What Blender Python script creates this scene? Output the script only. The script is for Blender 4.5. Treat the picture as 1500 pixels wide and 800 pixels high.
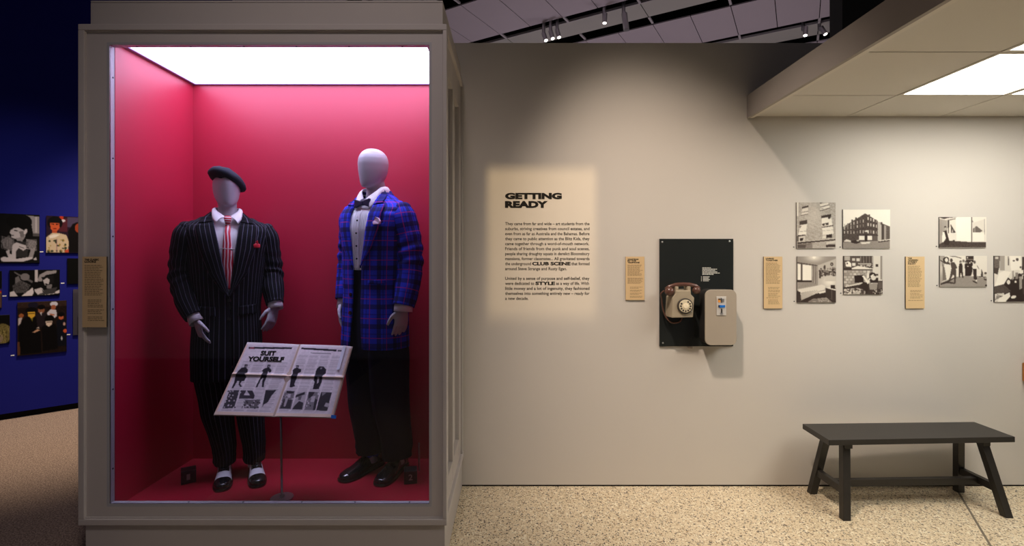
import bpy, bmesh, math, random
import numpy as np
from mathutils import Vector, Matrix, noise

for o in list(bpy.data.objects): bpy.data.objects.remove(o)
SC = bpy.context.scene
COL = SC.collection
random.seed(7)
PI = math.pi

# ------------------------------------------------------------------ camera
F = 720.0                      # focal length in pixels of a 1500 wide frame
cam_d = bpy.data.cameras.new('camera')
cam = bpy.data.objects.new('camera', cam_d); COL.objects.link(cam)
cam.location = (0, 0, 1.5); cam.rotation_euler = (PI/2, 0, 0)
cam_d.sensor_width = 36; cam_d.lens = 36*F/1500; cam_d.shift_y = -23/1500
cam_d.clip_start = 0.02
SC.camera = cam
# ------------------------------------------------------------------ world, exposure
SC.view_settings.view_transform = 'Standard'; SC.view_settings.look = 'None'
SC.view_settings.gamma = 1; SC.view_settings.use_curve_mapping = False
SC.view_settings.exposure = 0.0
W = bpy.data.worlds.new('world'); SC.world = W; W.use_nodes = True
W.node_tree.nodes['Background'].inputs[0].default_value = (0.050, 0.045, 0.050, 1)
W.node_tree.nodes['Background'].inputs[1].default_value = 1.0
# ------------------------------------------------------------------ gallery spot lamps (on the high track, out of frame)
def spot(name, loc, target, power, color, size, blend, radius=0.03, square=False):
    l = bpy.data.lights.new(name, 'SPOT'); o = bpy.data.objects.new(name, l); COL.objects.link(o)
    l.energy = power; l.color = color; l.spot_size = math.radians(size); l.spot_blend = blend
    l.shadow_soft_size = radius; l.use_square = square
    o.location = loc
    o.rotation_euler = (Vector(target)-Vector(loc)).to_track_quat('-Z', 'Y').to_euler()
    return o
PROJ = Vector((0.28, 0.75, 4.6)); PROJ_T = Vector((0.20, 3.21, 1.60))
spot('spot_text', PROJ, PROJ_T, 300, (1, 0.72, 0.40), 27, 0.1, 0.0022)
spot('spot_phone', (0.05, 1.50, 4.3), (1.22, 3.2, .80), 500, (1, 0.82, 0.68), 46, 1.0, 0.10)
spot('spot_blue_wall', (-2.9, 2.7, 4.3), (-4.55, 4.75, 1.05), 95, (0.85, 0.9, 1), 48, 1.0, 0.1)
spot('spot_carpet', (-3.3, 4.4, 4.2), (-3.85, 4.55, 0.0), 700, (1, 0.78, 0.58), 54, 0.9, 0.1)
def point(name, loc, power, color, radius=0.4):
    l = bpy.data.lights.new(name, 'POINT'); o = bpy.data.objects.new(name, l); COL.objects.link(o)
    l.energy = power; l.color = color; l.shadow_soft_size = radius; o.location = loc
point('ceiling_fill', (0.5, 8.6, 1.9), 70, (0.95, 0.82, 0.95))  # unseen fill lights, added behind the wall to brighten the high ceiling
point('ceiling_fill', (4.2, 8.2, 1.9), 60, (0.95, 0.80, 0.88))
al = bpy.data.lights.new('case_downlight', 'AREA'); alo = bpy.data.objects.new('case_downlight', al); COL.objects.link(alo)
al.shape = 'RECTANGLE'; al.size = 1.46; al.size_y = .50; al.energy = 4.2; al.color = (.72, .72, 1.0); al.spread = math.radians(70)
alo.location = (-1.178, 2.72, 2.552)
spot('spot_room', (-0.4, 0.3, 4.9), (-1.0, 2.4, .3), 165, (1, 0.84, 0.82), 70, 1.0, 0.3)

# ------------------------------------------------------------------ materials
def srgb(r, g, b):
    f = lambda c: (c/255/12.92 if c/255 <= .04045 else ((c/255+.055)/1.055)**2.4)
    return (f(r), f(g), f(b))
MATS = {}
def nodes(m): return m.node_tree.nodes, m.node_tree.links
def mat(name, col, rough=.6, metal=0, spec=.5, var=.0, vscale=20, bump=0, bscale=200, emit=None, estr=0, coat=0):
    m = bpy.data.materials.new(name); m.use_nodes = True
    n, l = nodes(m); b = n['Principled BSDF']
    b.inputs['Base Color'].default_value = (*col, 1); b.inputs['Roughness'].default_value = rough
    b.inputs['Metallic'].default_value = metal; b.inputs['Specular IOR Level'].default_value = spec
    b.inputs['Coat Weight'].default_value = coat
    if emit:
        b.inputs['Emission Color'].default_value = (*emit, 1); b.inputs['Emission Strength'].default_value = estr
    tc = n.new('ShaderNodeTexCoord')
    if var:
        t = n.new('ShaderNodeTexNoise'); t.inputs['Scale'].default_value = vscale; t.inputs['Detail'].default_value = 4
        l.new(tc.outputs['Object'], t.inputs['Vector'])
        mx = n.new('ShaderNodeMix'); mx.data_type = 'RGBA'
        mx.inputs[6].default_value = (*[c*(1-var) for c in col], 1); mx.inputs[7].default_value = (*[min(1, c*(1+var)) for c in col], 1)
        l.new(t.outputs['Fac'], mx.inputs[0]); l.new(mx.outputs[2], b.inputs['Base Color'])
    if bump:
        t = n.new('ShaderNodeTexNoise'); t.inputs['Scale'].default_value = bscale
        l.new(tc.outputs['Object'], t.inputs['Vector'])
        bp = n.new('ShaderNodeBump'); bp.inputs['Strength'].default_value = bump; bp.inputs['Distance'].default_value = .002
        l.new(t.outputs['Fac'], bp.inputs['Height']); l.new(bp.outputs[0], b.inputs['Normal'])
    MATS[name] = m
    return m
def math_node(n, l, op, a, b=None, c=None):
    t = n.new('ShaderNodeMath'); t.operation = op
    for i, v in enumerate((a, b, c)):
        if v is None: continue
        if isinstance(v, (int, float)): t.inputs[i].default_value = v
        else: l.new(v, t.inputs[i])
    return t.outputs[0]
def mixc(n, l, fac, a, b):
    mx = n.new('ShaderNodeMix'); mx.data_type = 'RGBA'
    if isinstance(fac, (int, float)): mx.inputs[0].default_value = fac
    else: l.new(fac, mx.inputs[0])
    for i, v in ((6, a), (7, b)):
        if isinstance(v, tuple): mx.inputs[i].default_value = (*v, 1)
        else: l.new(v, mx.inputs[i])
    return mx.outputs[2]

WALLC = (.62, .585, .53)
mat('wall', WALLC, .75, spec=.25, var=.02, vscale=3, bump=.05, bscale=300)
mat('case_paint', (.52, .485, .465), .5, spec=.35, var=.03, vscale=6)
mat('case_plinth', (.50, .465, .44), .55, spec=.3, var=.03, vscale=6)
mat('blue_wall', (.008, .011, .21), .7, spec=.2, var=.04, vscale=4)
mat('far_wall', (.045, .048, .045), .8, spec=.2)
mat('red_panel', (.47, .004, .038), .46, spec=.9, var=.02, vscale=2)
mat('red_floor', (.34, .003, .022), .6, spec=.3, var=.03, vscale=4)
mat('violet_trim', (.30, .24, .42), .4, spec=.4)
mat('dark_gap', (.010, .009, .010), .9, spec=.1)
mat('ceiling_tile', (.56, .51, .56), .8, spec=.2, var=.03, vscale=1.5)
mat('ceiling_strap', (.55, .53, .55), .5)
mat('service_panel', (.52, .52, .48), .45, spec=.4, var=.06, vscale=1.2)
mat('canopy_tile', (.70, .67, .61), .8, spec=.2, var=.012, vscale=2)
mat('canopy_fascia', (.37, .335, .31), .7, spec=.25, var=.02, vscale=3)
mat('canopy_trim', (.72, .68, .60), .5)
mat('metal_grey', (.55, .55, .56), .35, .9)
mat('screw_dark', (.01, .01, .015), .7, 0)
mat('steel_screw', (.6, .6, .58), .35, .8)
mat('lamp_lens', (.9, .85, .8), .4, emit=(1, .9, .82), estr=5)
mat('case_light', (.9, .9, .9), .5, emit=(.66, .66, 1.0), estr=6.6)
mat('canopy_light', (.9, .9, .9), .5, emit=(1.0, .955, .87), estr=9.3)
mat('bench_black', (.020, .018, .016), .42, spec=.45, var=.15, vscale=30)
mat('mannequin_shell', (.46, .45, .50), .42, spec=.4)
mat('shirt_white', (.80, .80, .84), .7, spec=.2, bump=.1, bscale=60)
mat('beret_felt', (.026, .028, .042), .9, spec=.15, bump=.3, bscale=400)
mat('red_silk', (.55, .01, .03), .5)
mat('pale_silk', (.72, .55, .70), .6)
mat('navy_bow', (.012, .014, .05), .5)
mat('trouser_navy', (.007, .008, .022), .8, spec=.2)
mat('sock_blue', (.01, .03, .45), .8)
mat('shoe_black', (.008, .008, .010), .18, spec=.6, coat=.3)
mat('shoe_white', (.70, .70, .74), .35)
mat('black_cube', (.020, .020, .026), .35)
mat('cube_print', (.30, .27, .27), .6)
mat('ink', (.012, .011, .010), .8, spec=.2)
mat('tan_label', (.68, .49, .265), .75, spec=.2, var=.02, vscale=30)
mat('label_ink', (.26, .18, .10), .8, spec=.1)
mat('board_edge', (.55, .50, .44), .7)
mat('dark_edge', (.05, .045, .045), .6)
mat('black_board', (.018, .021, .020), .16, spec=.5, var=.1, vscale=3)
mat('board_print', (.62, .62, .56), .7)
mat('phone_beige', (.40, .34, .245), .35, spec=.45)
mat('phone_brown', (.105, .048, .036), .25, spec=.5)
mat('dial_cream', (.72, .64, .45), .4)
mat('dial_dark', (.07, .06, .05), .35)
mat('dial_hub', (.90, .80, .58), .35)
mat('box_front', (.40, .345, .275), .5, spec=.35, var=.03, vscale=9)
mat('box_side', (.030, .028, .027), .4)
mat('coin_plate', (.68, .66, .62), .4, .25)
mat('coin_blue', (.01, .16, .60), .3)
mat('coin_orange', (.80, .33, .06), .4)
mat('wood_orange', (.42, .16, .035), .4, var=.25, vscale=12)
mat('white_tag', (.8, .8, .82), .7)
mat('plastic_highlight', (.75, .78, .85), .12, spec=.6)

def terrazzo():
    m = bpy.data.materials.new('terrazzo'); m.use_nodes = True; n, l = nodes(m); b = n['Principled BSDF']
    tc = n.new('ShaderNodeTexCoord')
    big = n.new('ShaderNodeTexNoise'); big.inputs['Scale'].default_value = 1.3; big.inputs['Detail'].default_value = 3
    l.new(tc.outputs['Object'], big.inputs['Vector'])
    base = mixc(n, l, big.outputs['Fac'], (.62, .515, .34), (.74, .63, .45))
    def chips(scale, thr, col, base, size=.42):
        v = n.new('ShaderNodeTexVoronoi'); v.inputs['Scale'].default_value = scale; l.new(tc.outputs['Object'], v.inputs['Vector'])
        s = n.new('ShaderNodeSeparateColor'); l.new(v.outputs['Color'], s.inputs[0])
        pick = math_node(n, l, 'LESS_THAN', s.outputs[0], thr)
        dd = math_node(n, l, 'LESS_THAN', v.outputs['Distance'], math_node(n, l, 'MULTIPLY_ADD', s.outputs[1], .35, size-.2))
        return mixc(n, l, math_node(n, l, 'MULTIPLY', pick, dd), base, col)
    base = chips(75, .30, (.82, .75, .58), base, .5)
    base = chips(95, .22, (.36, .25, .13), base, .42)
    base = chips(120, .30, (.06, .05, .04), base, .43)
    base = chips(70, .12, (.14, .115, .085), base, .40)
    base = chips(170, .22, (.30, .22, .13), base, .45)
    l.new(base, b.inputs['Base Color']); b.inputs['Roughness'].default_value = .42; b.inputs['Specular IOR Level'].default_value = .35
    MATS['terrazzo'] = m
terrazzo()
def carpet():
    m = mat('carpet', (.16, .12, .105), .95, spec=.05)
    n, l = nodes(m); b = n['Principled BSDF']; tc = n.new('ShaderNodeTexCoord')
    a = n.new('ShaderNodeTexNoise'); a.inputs['Scale'].default_value = 140; a.inputs['Detail'].default_value = 6
    l.new(tc.outputs['Object'], a.inputs['Vector'])
    r = n.new('ShaderNodeValToRGB'); r.color_ramp.elements[0].position = .35; r.color_ramp.elements[1].position = .68
    r.color_ramp.elements[0].color = (.13, .095, .08, 1); r.color_ramp.elements[1].color = (.46, .36, .29, 1)
    l.new(a.outputs['Fac'], r.inputs[0]); l.new(r.outputs[0], b.inputs['Base Color'])
    bp = n.new('ShaderNodeBump'); bp.inputs['Strength'].default_value = .6; bp.inputs['Distance'].default_value = .004
    l.new(a.outputs['Fac'], bp.inputs['Height']); l.new(bp.outputs[0], b.inputs['Normal'])
carpet()
def pinstripe(name, base, line, period, width):
    m = mat(name, base, .85, spec=.12); n, l = nodes(m); b = n['Principled BSDF']
    uv = n.new('ShaderNodeUVMap'); s = n.new('ShaderNodeSeparateXYZ'); l.new(uv.outputs[0], s.inputs[0])
    f = math_node(n, l, 'FRACT', math_node(n, l, 'MULTIPLY', s.outputs[0], 1/period))
    k = math_node(n, l, 'LESS_THAN', f, width/period)
    l.new(mixc(n, l, k, base, line), b.inputs['Base Color'])
pinstripe('pinstripe', (.0050, .0052, .0075), (.10, .10, .15), .0255, .0028)
def plaid():
    m = mat('plaid', (.01, .015, .4), .8, spec=.2); n, l = nodes(m); b = n['Principled BSDF']
    uv = n.new('ShaderNodeUVMap'); s = n.new('ShaderNodeSeparateXYZ'); l.new(uv.outputs[0], s.inputs[0])
    def band(c, period, lo, hi):
        f = math_node(n, l, 'FRACT', math_node(n, l, 'MULTIPLY', c, 1/period))
        return math_node(n, l, 'MULTIPLY', math_node(n, l, 'GREATER_THAN', f, lo), math_node(n, l, 'LESS_THAN', f, hi))
    u, v = s.outputs[0], s.outputs[1]
    P = .105
    c = (.018, .036, .58)
    c = mixc(n, l, math_node(n, l, 'MULTIPLY', band(u, P, .10, .34), .72), c, (.008, .006, .03))
    c = mixc(n, l, math_node(n, l, 'MULTIPLY', band(v, P, .10, .34), .72), c, (.008, .006, .03))
    c = mixc(n, l, math_node(n, l, 'MULTIPLY', band(u, P, .46, .52), .5), c, (.01, .01, .06))
    c = mixc(n, l, math_node(n, l, 'MULTIPLY', band(v, P, .80, .86), .5), c, (.01, .01, .06))
    c = mixc(n, l, math_node(n, l, 'MULTIPLY', band(u, P, .66, .70), .8), c, (.34, .02, .22))
    c = mixc(n, l, math_node(n, l, 'MULTIPLY', band(v, P, .60, .64), .8), c, (.34, .02, .20))
    l.new(c, b.inputs['Base Color'])
plaid()
def tie_mat():
    m = mat('tie_stripes', (.5, .02, .04), .4, spec=.4); n, l = nodes(m); b = n['Principled BSDF']
    uv = n.new('ShaderNodeUVMap'); s = n.new('ShaderNodeSeparateXYZ'); l.new(uv.outputs[0], s.inputs[0])
    w = n.new('ShaderNodeTexNoise'); w.inputs['Scale'].default_value = 9; l.new(uv.outputs[0], w.inputs['Vector'])
    a = math_node(n, l, 'ADD', s.outputs[0], math_node(n, l, 'MULTIPLY', w.outputs['Fac'], .02))
    f = math_node(n, l, 'FRACT', math_node(n, l, 'MULTIPLY', a, 1/.017))
    k = math_node(n, l, 'GREATER_THAN', f, .62)
    l.new(mixc(n, l, k, (.50, .015, .04), (.72, .62, .66)), b.inputs['Base Color'])
tie_mat()
def knot_mat():
    m = mat('tie_knot_stripes', (.5, .02, .04), .4); n, l = nodes(m); b = n['Principled BSDF']
    tc = n.new('ShaderNodeTexCoord'); s = n.new('ShaderNodeSeparateXYZ'); l.new(tc.outputs['Object'], s.inputs[0])
    f = math_node(n, l, 'FRACT', math_node(n, l, 'MULTIPLY', s.outputs[2], 1/.013))
    l.new(mixc(n, l, math_node(n, l, 'GREATER_THAN', f, .65), (.5, .015, .04), (.8, .7, .74)), b.inputs['Base Color'])
knot_mat()
def print_mat():
    m = mat('photo_print', (.5, .5, .5), .6, spec=.10); n, l = nodes(m)
    a = n.new('ShaderNodeVertexColor'); a.layer_name = 'Col'; l.new(a.outputs[0], n['Principled BSDF'].inputs['Base Color'])
print_mat()
def glass_mat():
    m = bpy.data.materials.new('case_glass'); m.use_nodes = True; n, l = nodes(m)
    n.remove(n['Principled BSDF'])
    t = n.new('ShaderNodeBsdfTransparent'); g = n.new('ShaderNodeBsdfGlossy'); g.inputs['Roughness'].default_value = .02
    t.inputs[0].default_value = (.985, .985, .99, 1)
    fr = n.new('ShaderNodeFresnel'); fr.inputs[0].default_value = 1.35
    mx = n.new('ShaderNodeMixShader'); l.new(fr.outputs[0], mx.inputs[0]); l.new(t.outputs[0], mx.inputs[1]); l.new(g.outputs[0], mx.inputs[2])
    l.new(mx.outputs[0], n['Material Output'].inputs[0]); MATS['case_glass'] = m
glass_mat()

# ------------------------------------------------------------------ object helpers
ORG = {}                       # world origin of each unrotated parent
def tag(o, label=None, cat=None, group=None, kind=None):
    for k, v in (('label', label), ('category', cat), ('group', group), ('kind', kind)):
        if v: o[k] = v
    return o
def thing(name, loc, label, cat, group=None, rz=0):
    o = bpy.data.objects.new(name, None); COL.objects.link(o); o.location = loc; o.rotation_euler = (0, 0, rz)
    o.empty_display_size = .1; ORG[o.name] = Vector(loc)
    return tag(o, label, cat, group)
def link(name, me, m, parent=None, local=False):
    o = bpy.data.objects.new(name, me); COL.objects.link(o)
    if m: me.materials.append(MATS[m])
    if parent is not None:
        o.parent = parent; org = ORG[parent.name]
        if not local: me.transform(Matrix.Translation(-org))
        ORG[o.name] = org
    else: ORG[o.name] = Vector((0, 0, 0))
    return o
class B:
    """collects faces of one mesh"""
    def __init__(s): s.v = []; s.f = []; s.uv = None
    def add(s, v, f):
        k = len(s.v); s.v += [tuple(p) for p in v]; s.f += [tuple(i+k for i in q) for q in f]; return s
    def box(s, x0, x1, y0, y1, z0, z1):
        v = [(x, y, z) for x in (x0, x1) for y in (y0, y1) for z in (z0, z1)]
        return s.add(v, [(0, 1, 3, 2), (4, 6, 7, 5), (0, 4, 5, 1), (2, 3, 7, 6), (0, 2, 6, 4), (1, 5, 7, 3)])
    def bar(s, a, b, w, h, up=(0, 0, 1), w2=None, h2=None):
        a, b = Vector(a), Vector(b); d = (b-a).normalized(); u = Vector(up); x = d.cross(u).normalized(); u = x.cross(d).normalized()
        v = []
        for p, ww, hh in ((a, w, h), (b, w2 or w, h2 or h)):
            v += [p+x*sx*ww/2+u*su*hh/2 for sx, su in ((-1, -1), (1, -1), (1, 1), (-1, 1))]
        return s.add(v, [(0, 3, 2, 1), (4, 5, 6, 7), (0, 1, 5, 4), (1, 2, 6, 5), (2, 3, 7, 6), (3, 0, 4, 7)])
    def tube(s, pts, rad, n=12, caps=True):
        pts = [Vector(p) for p in pts]; k0 = len(s.v)
        if not hasattr(rad, '__len__'): rad = [rad]*len(pts)
        d0 = (pts[1]-pts[0]).normalized(); up = Vector((0, 0, 1)) if abs(d0.z) < .9 else Vector((0, 1, 0))
        x = d0.cross(up).normalized(); vs = []
        for i, p in enumerate(pts):
            d = (pts[min(i+1, len(pts)-1)]-pts[max(i-1, 0)]).normalized()
            x = (x-d*x.dot(d)).normalized(); y = d.cross(x)
            r = rad[i]; rx, ry = r if hasattr(r, '__len__') else (r, r)
            vs += [p+x*math.cos(2*PI*j/n)*rx+y*math.sin(2*PI*j/n)*ry for j in range(n)]
        f = [(i*n+j, i*n+(j+1) % n, (i+1)*n+(j+1) % n, (i+1)*n+j) for i in range(len(pts)-1) for j in range(n)]
        if caps: f += [tuple(range(n))[::-1], tuple((len(pts)-1)*n+j for j in range(n))]
        return s.add(vs, f)
    def lathe(s, prof, c, axis='z', n=24, close=True):
        c = Vector(c); vs = []
        for r, h in prof:
            for j in range(n):
                a = 2*PI*j/n; p = (r*math.cos(a), r*math.sin(a))
                vs.append(c+(Vector((p[0], p[1], h)) if axis == 'z' else Vector((p[0], h, p[1]))))
        m = len(prof)
        f = [(i*n+j, i*n+(j+1) % n, (i+1)*n+(j+1) % n, (i+1)*n+j) for i in range(m-1) for j in range(n)]
        if close: f += [tuple(range(n))[::-1], tuple((m-1)*n+j for j in range(n))]
        return s.add(vs, f)
    def prism(s, poly, y0, y1):
        """outline in x,z extruded along y"""
        n = len(poly); v = [(x, y0, z) for x, z in poly]+[(x, y1, z) for x, z in poly]
        return s.add(v, [tuple(range(n)), tuple(range(2*n-1, n-1, -1))]+[(i, i+n, (i+1) % n+n, (i+1) % n) for i in range(n)])
    def mesh(s, name):
        me = bpy.data.meshes.new(name); me.from_pydata(s.v, [], s.f); me.update()
        bm = bmesh.new(); bm.from_mesh(me); bmesh.ops.recalc_face_normals(bm, faces=bm.faces); bm.to_mesh(me); bm.free()
        return me
    def build(s, name, m, parent=None, smooth=False, bevel=0, local=False, segs=2, angle=30):
        me = s.mesh(name)
        if smooth:
            for p in me.polygons: p.use_smooth = True
        if bevel:
            bm = bmesh.new(); bm.from_mesh(me)
            es = [e for e in bm.edges if len(e.link_faces) == 2 and e.calc_face_angle(0) > math.radians(angle)]
            bmesh.ops.bevel(bm, geom=es, offset=bevel, segments=segs, affect='EDGES', profile=.5)
            bm.to_mesh(me); bm.free()
            for p in me.polygons: p.use_smooth = False
        return link(name, me, m, parent, local)
def struct(name, b, m, **k): return tag(b.build(name, m, **k), kind='structure')
def at(px, py, Y): return Vector(((px-750)*Y/F, Y, 1.5+(377-py)*Y/F))
def shade_auto(o, deg=35):
    me = o.data
    for p in me.polygons: p.use_smooth = True
    me.set_sharp_from_angle(angle=math.radians(deg))
    return o

# text as flat meshes ------------------------------------------------
def text_verts(s, bold=0.0, shear=0.0):
    cu = bpy.data.curves.new('t', 'FONT'); cu.body = s; cu.size = 1; cu.offset = bold; cu.shear = shear
    cu.resolution_u = 3
    o = bpy.data.objects.new('t', cu); COL.objects.link(o); bpy.context.view_layer.update()
    me = bpy.data.meshes.new_from_object(o.evaluated_get(bpy.context.evaluated_depsgraph_get()))
    v = np.array([q.co[:2] for q in me.vertices]); f = [tuple(p.vertices) for p in me.polygons]
    bpy.data.objects.remove(o); bpy.data.curves.remove(cu); bpy.data.meshes.remove(me)
    return v, f
CAP = None
def text_fit(s, x0, x1, base, cap, bold=0, shear=0):
    """verts (x,z): s between x0 and x1, baseline and cap height given"""
    global CAP
    if CAP is None: CAP = text_verts('H')[0][:, 1].max()
    v, f = text_verts(s, bold, shear)
    mn, mx = v[:, 0].min(), v[:, 0].max()
    X = x0+(v[:, 0]-mn)/(mx-mn)*(x1-x0); Z = base+v[:, 1]/CAP*cap
    return np.stack([X, Z], 1), f
# ================================================================== THE SETTING
WY = 720/224                                    # distance of the main wall
wx = lambda px: (px-750)/224
wz = lambda py: 1.5+(377-py)/224
struct('floor', B().box(-1.9, 7, -2.5, 13, -.05, 0), 'terrazzo')
fl = bpy.data.objects['floor']
j = B(); a, c = Vector((2.97, 3.33, 0)), Vector((.85, -.075, 0))
j.bar(a+Vector((0, 0, .0005)), c+Vector((0, 0, .0005)), .011, .0015)
mat('joint_grey', (.17, .14, .10), .6); j.build('expansion_joint', 'joint_grey', fl)
struct('floor_carpet', B().box(-9, -1.9, -2.5, 13, -.05, .001), 'carpet')
struct('wall_back', B().box(-2.0, 7, WY, WY+.12, .012, wz(63)), 'wall')
struct('shadow_strip_1', B().box(-2.0, 7, WY+.008, WY+.11, 0, .014), 'dark_gap')  # near-black colour stands in for the shadow gap under the wall
# oblique blue wall on the left
BO, BD = Vector((-4.69, 4.50, 0)), Vector((.735, .678, 0)); BN = Vector((.678, -.735, 0))
def bw(t, z, out=0): return BO+BD*t+BN*out+Vector((0, 0, z))
def wall_quad(t0, t1, z0, z1, o0, o1):
    v = [bw(t, z, o) for t in (t0, t1) for o in (o1, o0) for z in (z0, z1)]
    return B().add(v, [(0, 1, 3, 2), (4, 6, 7, 5), (0, 4, 5, 1), (2, 3, 7, 6), (0, 2, 6, 4), (1, 5, 7, 3)])
struct('wall_left', wall_quad(-3.2, 1.9, .06, 4.6, -.12, 0), 'blue_wall')
struct('shadow_strip_2', wall_quad(-3.2, 1.9, 0, .06, -.12, -.03), 'dark_gap')  # dark strip paints in the skirting shadow below the blue wall
struct('wall_far', B().box(3.36, 7, 5.0, 5.2, 0, 5.38), 'far_wall')

# ---- high gallery ceiling: rows of tiles, dark slots, service channel
CZ = 5.4; h = CZ-1.5
U = Vector((1.708, -1, 0)).normalized(); N_ = Vector((.5925, 1, 0)).normalized(); N_ = Vector((-U.y, U.x, 0)) if Vector((-U.y, U.x, 0)).y > 0 else Vector((U.y, -U.x, 0))
struct('ceiling', B().box(-9, 9, -2.5, 15, CZ+.28, CZ+.36), 'dark_gap')
ce = bpy.data.objects['ceiling']
def cq(u0, u1, n0, n1, z0, z1):
    v = [U*u+N_*n+Vector((0, 0, z)) for u in (u0, u1) for n in (n0, n1) for z in (z0, z1)]
    return B().add(v, [(0, 1, 3, 2), (4, 6, 7, 5), (0, 4, 5, 1), (2, 3, 7, 6), (0, 2, 6, 4), (1, 5, 7, 3)])
def cpt(px, py, z=CZ):
    Y = F*(z-1.5)/(377-py); return Vector(((px-750)*Y/F, Y, z))
nA = cpt(685, 63.6).dot(N_); nB = cpt(719, 63.6).dot(N_); nC = cpt(801, 63).dot(N_); nD = cpt(845, 63).dot(N_); nE = cpt(1034, 62).dot(N_)
per = nE-nA; tl = nE-nD
u0 = cpt(731, 49).dot(U); TW = .6
tile_me = None
for k in (-1, 0, 1, 2):
    n1 = nA+per*k; n0 = n1-tl
    for i in range(-9, 16):
        ua = u0+TW*i
        P = U*(ua+.3)+N_*((n0+n1)/2)
        if not (-4.5 < P.x < 6.5 and P.y > 4.5): continue
        if tile_me is None:
            o = cq(0, TW-.012, 0, tl-.01, 0, .02).build('ceiling_tile', 'ceiling_tile'); tile_me = o.data
        else:
            o = bpy.data.objects.new('ceiling_tile', tile_me); COL.objects.link(o)
        o.parent = ce; o.location = U*ua+N_*n0+Vector((0, 0, CZ))
    # service channel between two dark slots
    sa, sb = n1+(nB-nA), n1+(nC-nA)
    for i in range(-3, 6):
        ua = u0+2.4*i
        P = U*(ua+1.2)+N_*sa
        if not (-5 < P.x < 7 and P.y > 4.5): continue
        cq(ua, ua+2.385, sa, sb, CZ+.02, CZ+.045).build('service_panel', 'service_panel', ce)
        cq(ua, ua+2.4, sa-.008, sa+.004, CZ+.012, CZ+.05).build('edge_rail', 'ceiling_strap', ce)
    for i in range(-9, 16):
        ua = u0+TW*2*i
        for q0, q1 in ((n1, sa), (sb, sb+(nB-nA)*1.1)):
            P = U*ua+N_*q0
            if -4.5 < P.x < 6.5 and P.y > 4.5: cq(ua-.018, ua+.018, q0, q1, CZ+.005, CZ+.03).build('strap', 'ceiling_strap', ce)

# ---- suspended canopy over the bench
XL = wx(1094); ZB, ZT = 2.41, 2.558
cn = thing('suspended_canopy', (XL, WY, ZB), 'low suspended ceiling of pale square tiles and glowing panels above the bench', 'canopy')
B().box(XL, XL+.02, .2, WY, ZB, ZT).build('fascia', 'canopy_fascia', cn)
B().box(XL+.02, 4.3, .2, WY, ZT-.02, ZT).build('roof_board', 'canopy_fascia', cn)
B().box(XL+.02, XL+.045, .2, WY, ZB, ZB+.012).build('edge_trim', 'canopy_trim', cn)
B().box(XL+.045, 4.3, .2, WY, ZB+.045, ZB+.055).build('grid_backing', 'dark_gap', cn)
xs = [XL+.045, 2.19, 2.80, 3.405, 4.0, 4.3]; ys = [WY, 2.80, 2.206, 1.61, 1.012, .415]
g = .004
for ci in range(5):
    for ri in range(5):
        x0, x1, y1, y0 = xs[ci]+g, xs[ci+1]-g, ys[ri]-(g if ri else 0), ys[ri+1]+g
        if 1 <= ci <= 2 and 1 <= ri <= 3:
            fr = B()
            e = .018
            fr.box(x0, x1, y0, y0+e, ZB+.010, ZB+.03).box(x0, x1, y1-e, y1, ZB+.010, ZB+.03).box(x0, x0+e, y0+e, y1-e, ZB+.010, ZB+.03).box(x1-e, x1, y0+e, y1-e, ZB+.010, ZB+.03)
            f = fr.build('light_frame', 'canopy_trim', cn)
            B().box(x0+e, x1-e, y0+e, y1-e, ZB+.014, ZB+.03).build('light_diffuser', 'canopy_light', f)
        else:
            B().box(x0, x1, y0, y1, ZB+.012, ZB+.03).build('canopy_tile', 'canopy_tile', cn)

# ---- track spotlights on the ceiling
def spotlight(px, py, Z, tilt, label, lit=True, r=.036, L=.19):
    p = cpt(px, py, Z); t = thing('track_spotlight', p, label, 'spotlight', 'track spotlights on the high ceiling')
    d = Vector((math.sin(tilt)*.8, -abs(math.sin(tilt))*.9, -1)).normalized()
    B().tube([-d*L*.5, d*L*.5], r, 16).build('lamp_body', 'metal_grey', t, local=True)
    B().tube([d*L*.5, d*(L*.5+.006)], r*.78, 16).build('lens', 'lamp_lens' if lit else 'metal_grey', t, local=True)
    B().tube([-d*L*.3+Vector((0, .07, 0)), -d*L*.3+Vector((0, .07, CZ-Z+.285))], .028, 10).build('driver', 'metal_grey', t, local=True)
    B().bar(-d*L*.3+Vector((0, .07, 0)), -d*L*.3, .02, .02).build('bracket', 'metal_grey', t, local=True)
for a in ((798, 54, 5.15, .35, 'leftmost small lit spotlight of the cluster of three above the wall'),
          (808, 51, 5.15, .3, 'middle lit spotlight of the cluster of three above the wall'),
          (817.5, 49, 5.17, .25, 'rightmost lit spotlight of the cluster of three above the wall'),
          (886, 27, 5.2, -.1, 'single bright spotlight pointing at the room between ceiling slots'),
          (916, 32, 5.1, .12, 'tall chrome spotlight hanging lowest beside the bright single one'),
          (1180, 46, 5.25, -.2, 'bright round spotlight farthest left over the dark far corner'),
          (1206, 45, 5.25, .4, 'small angled spotlight second over the dark far corner'),
          (1226, 37, 5.25, -.2, 'bright round spotlight nearest the dark far wall')):
    spotlight(*a, r=.045 if a[0] == 916 else .036, L=.27 if a[0] == 916 else .15, lit=a[0] != 916)

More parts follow.
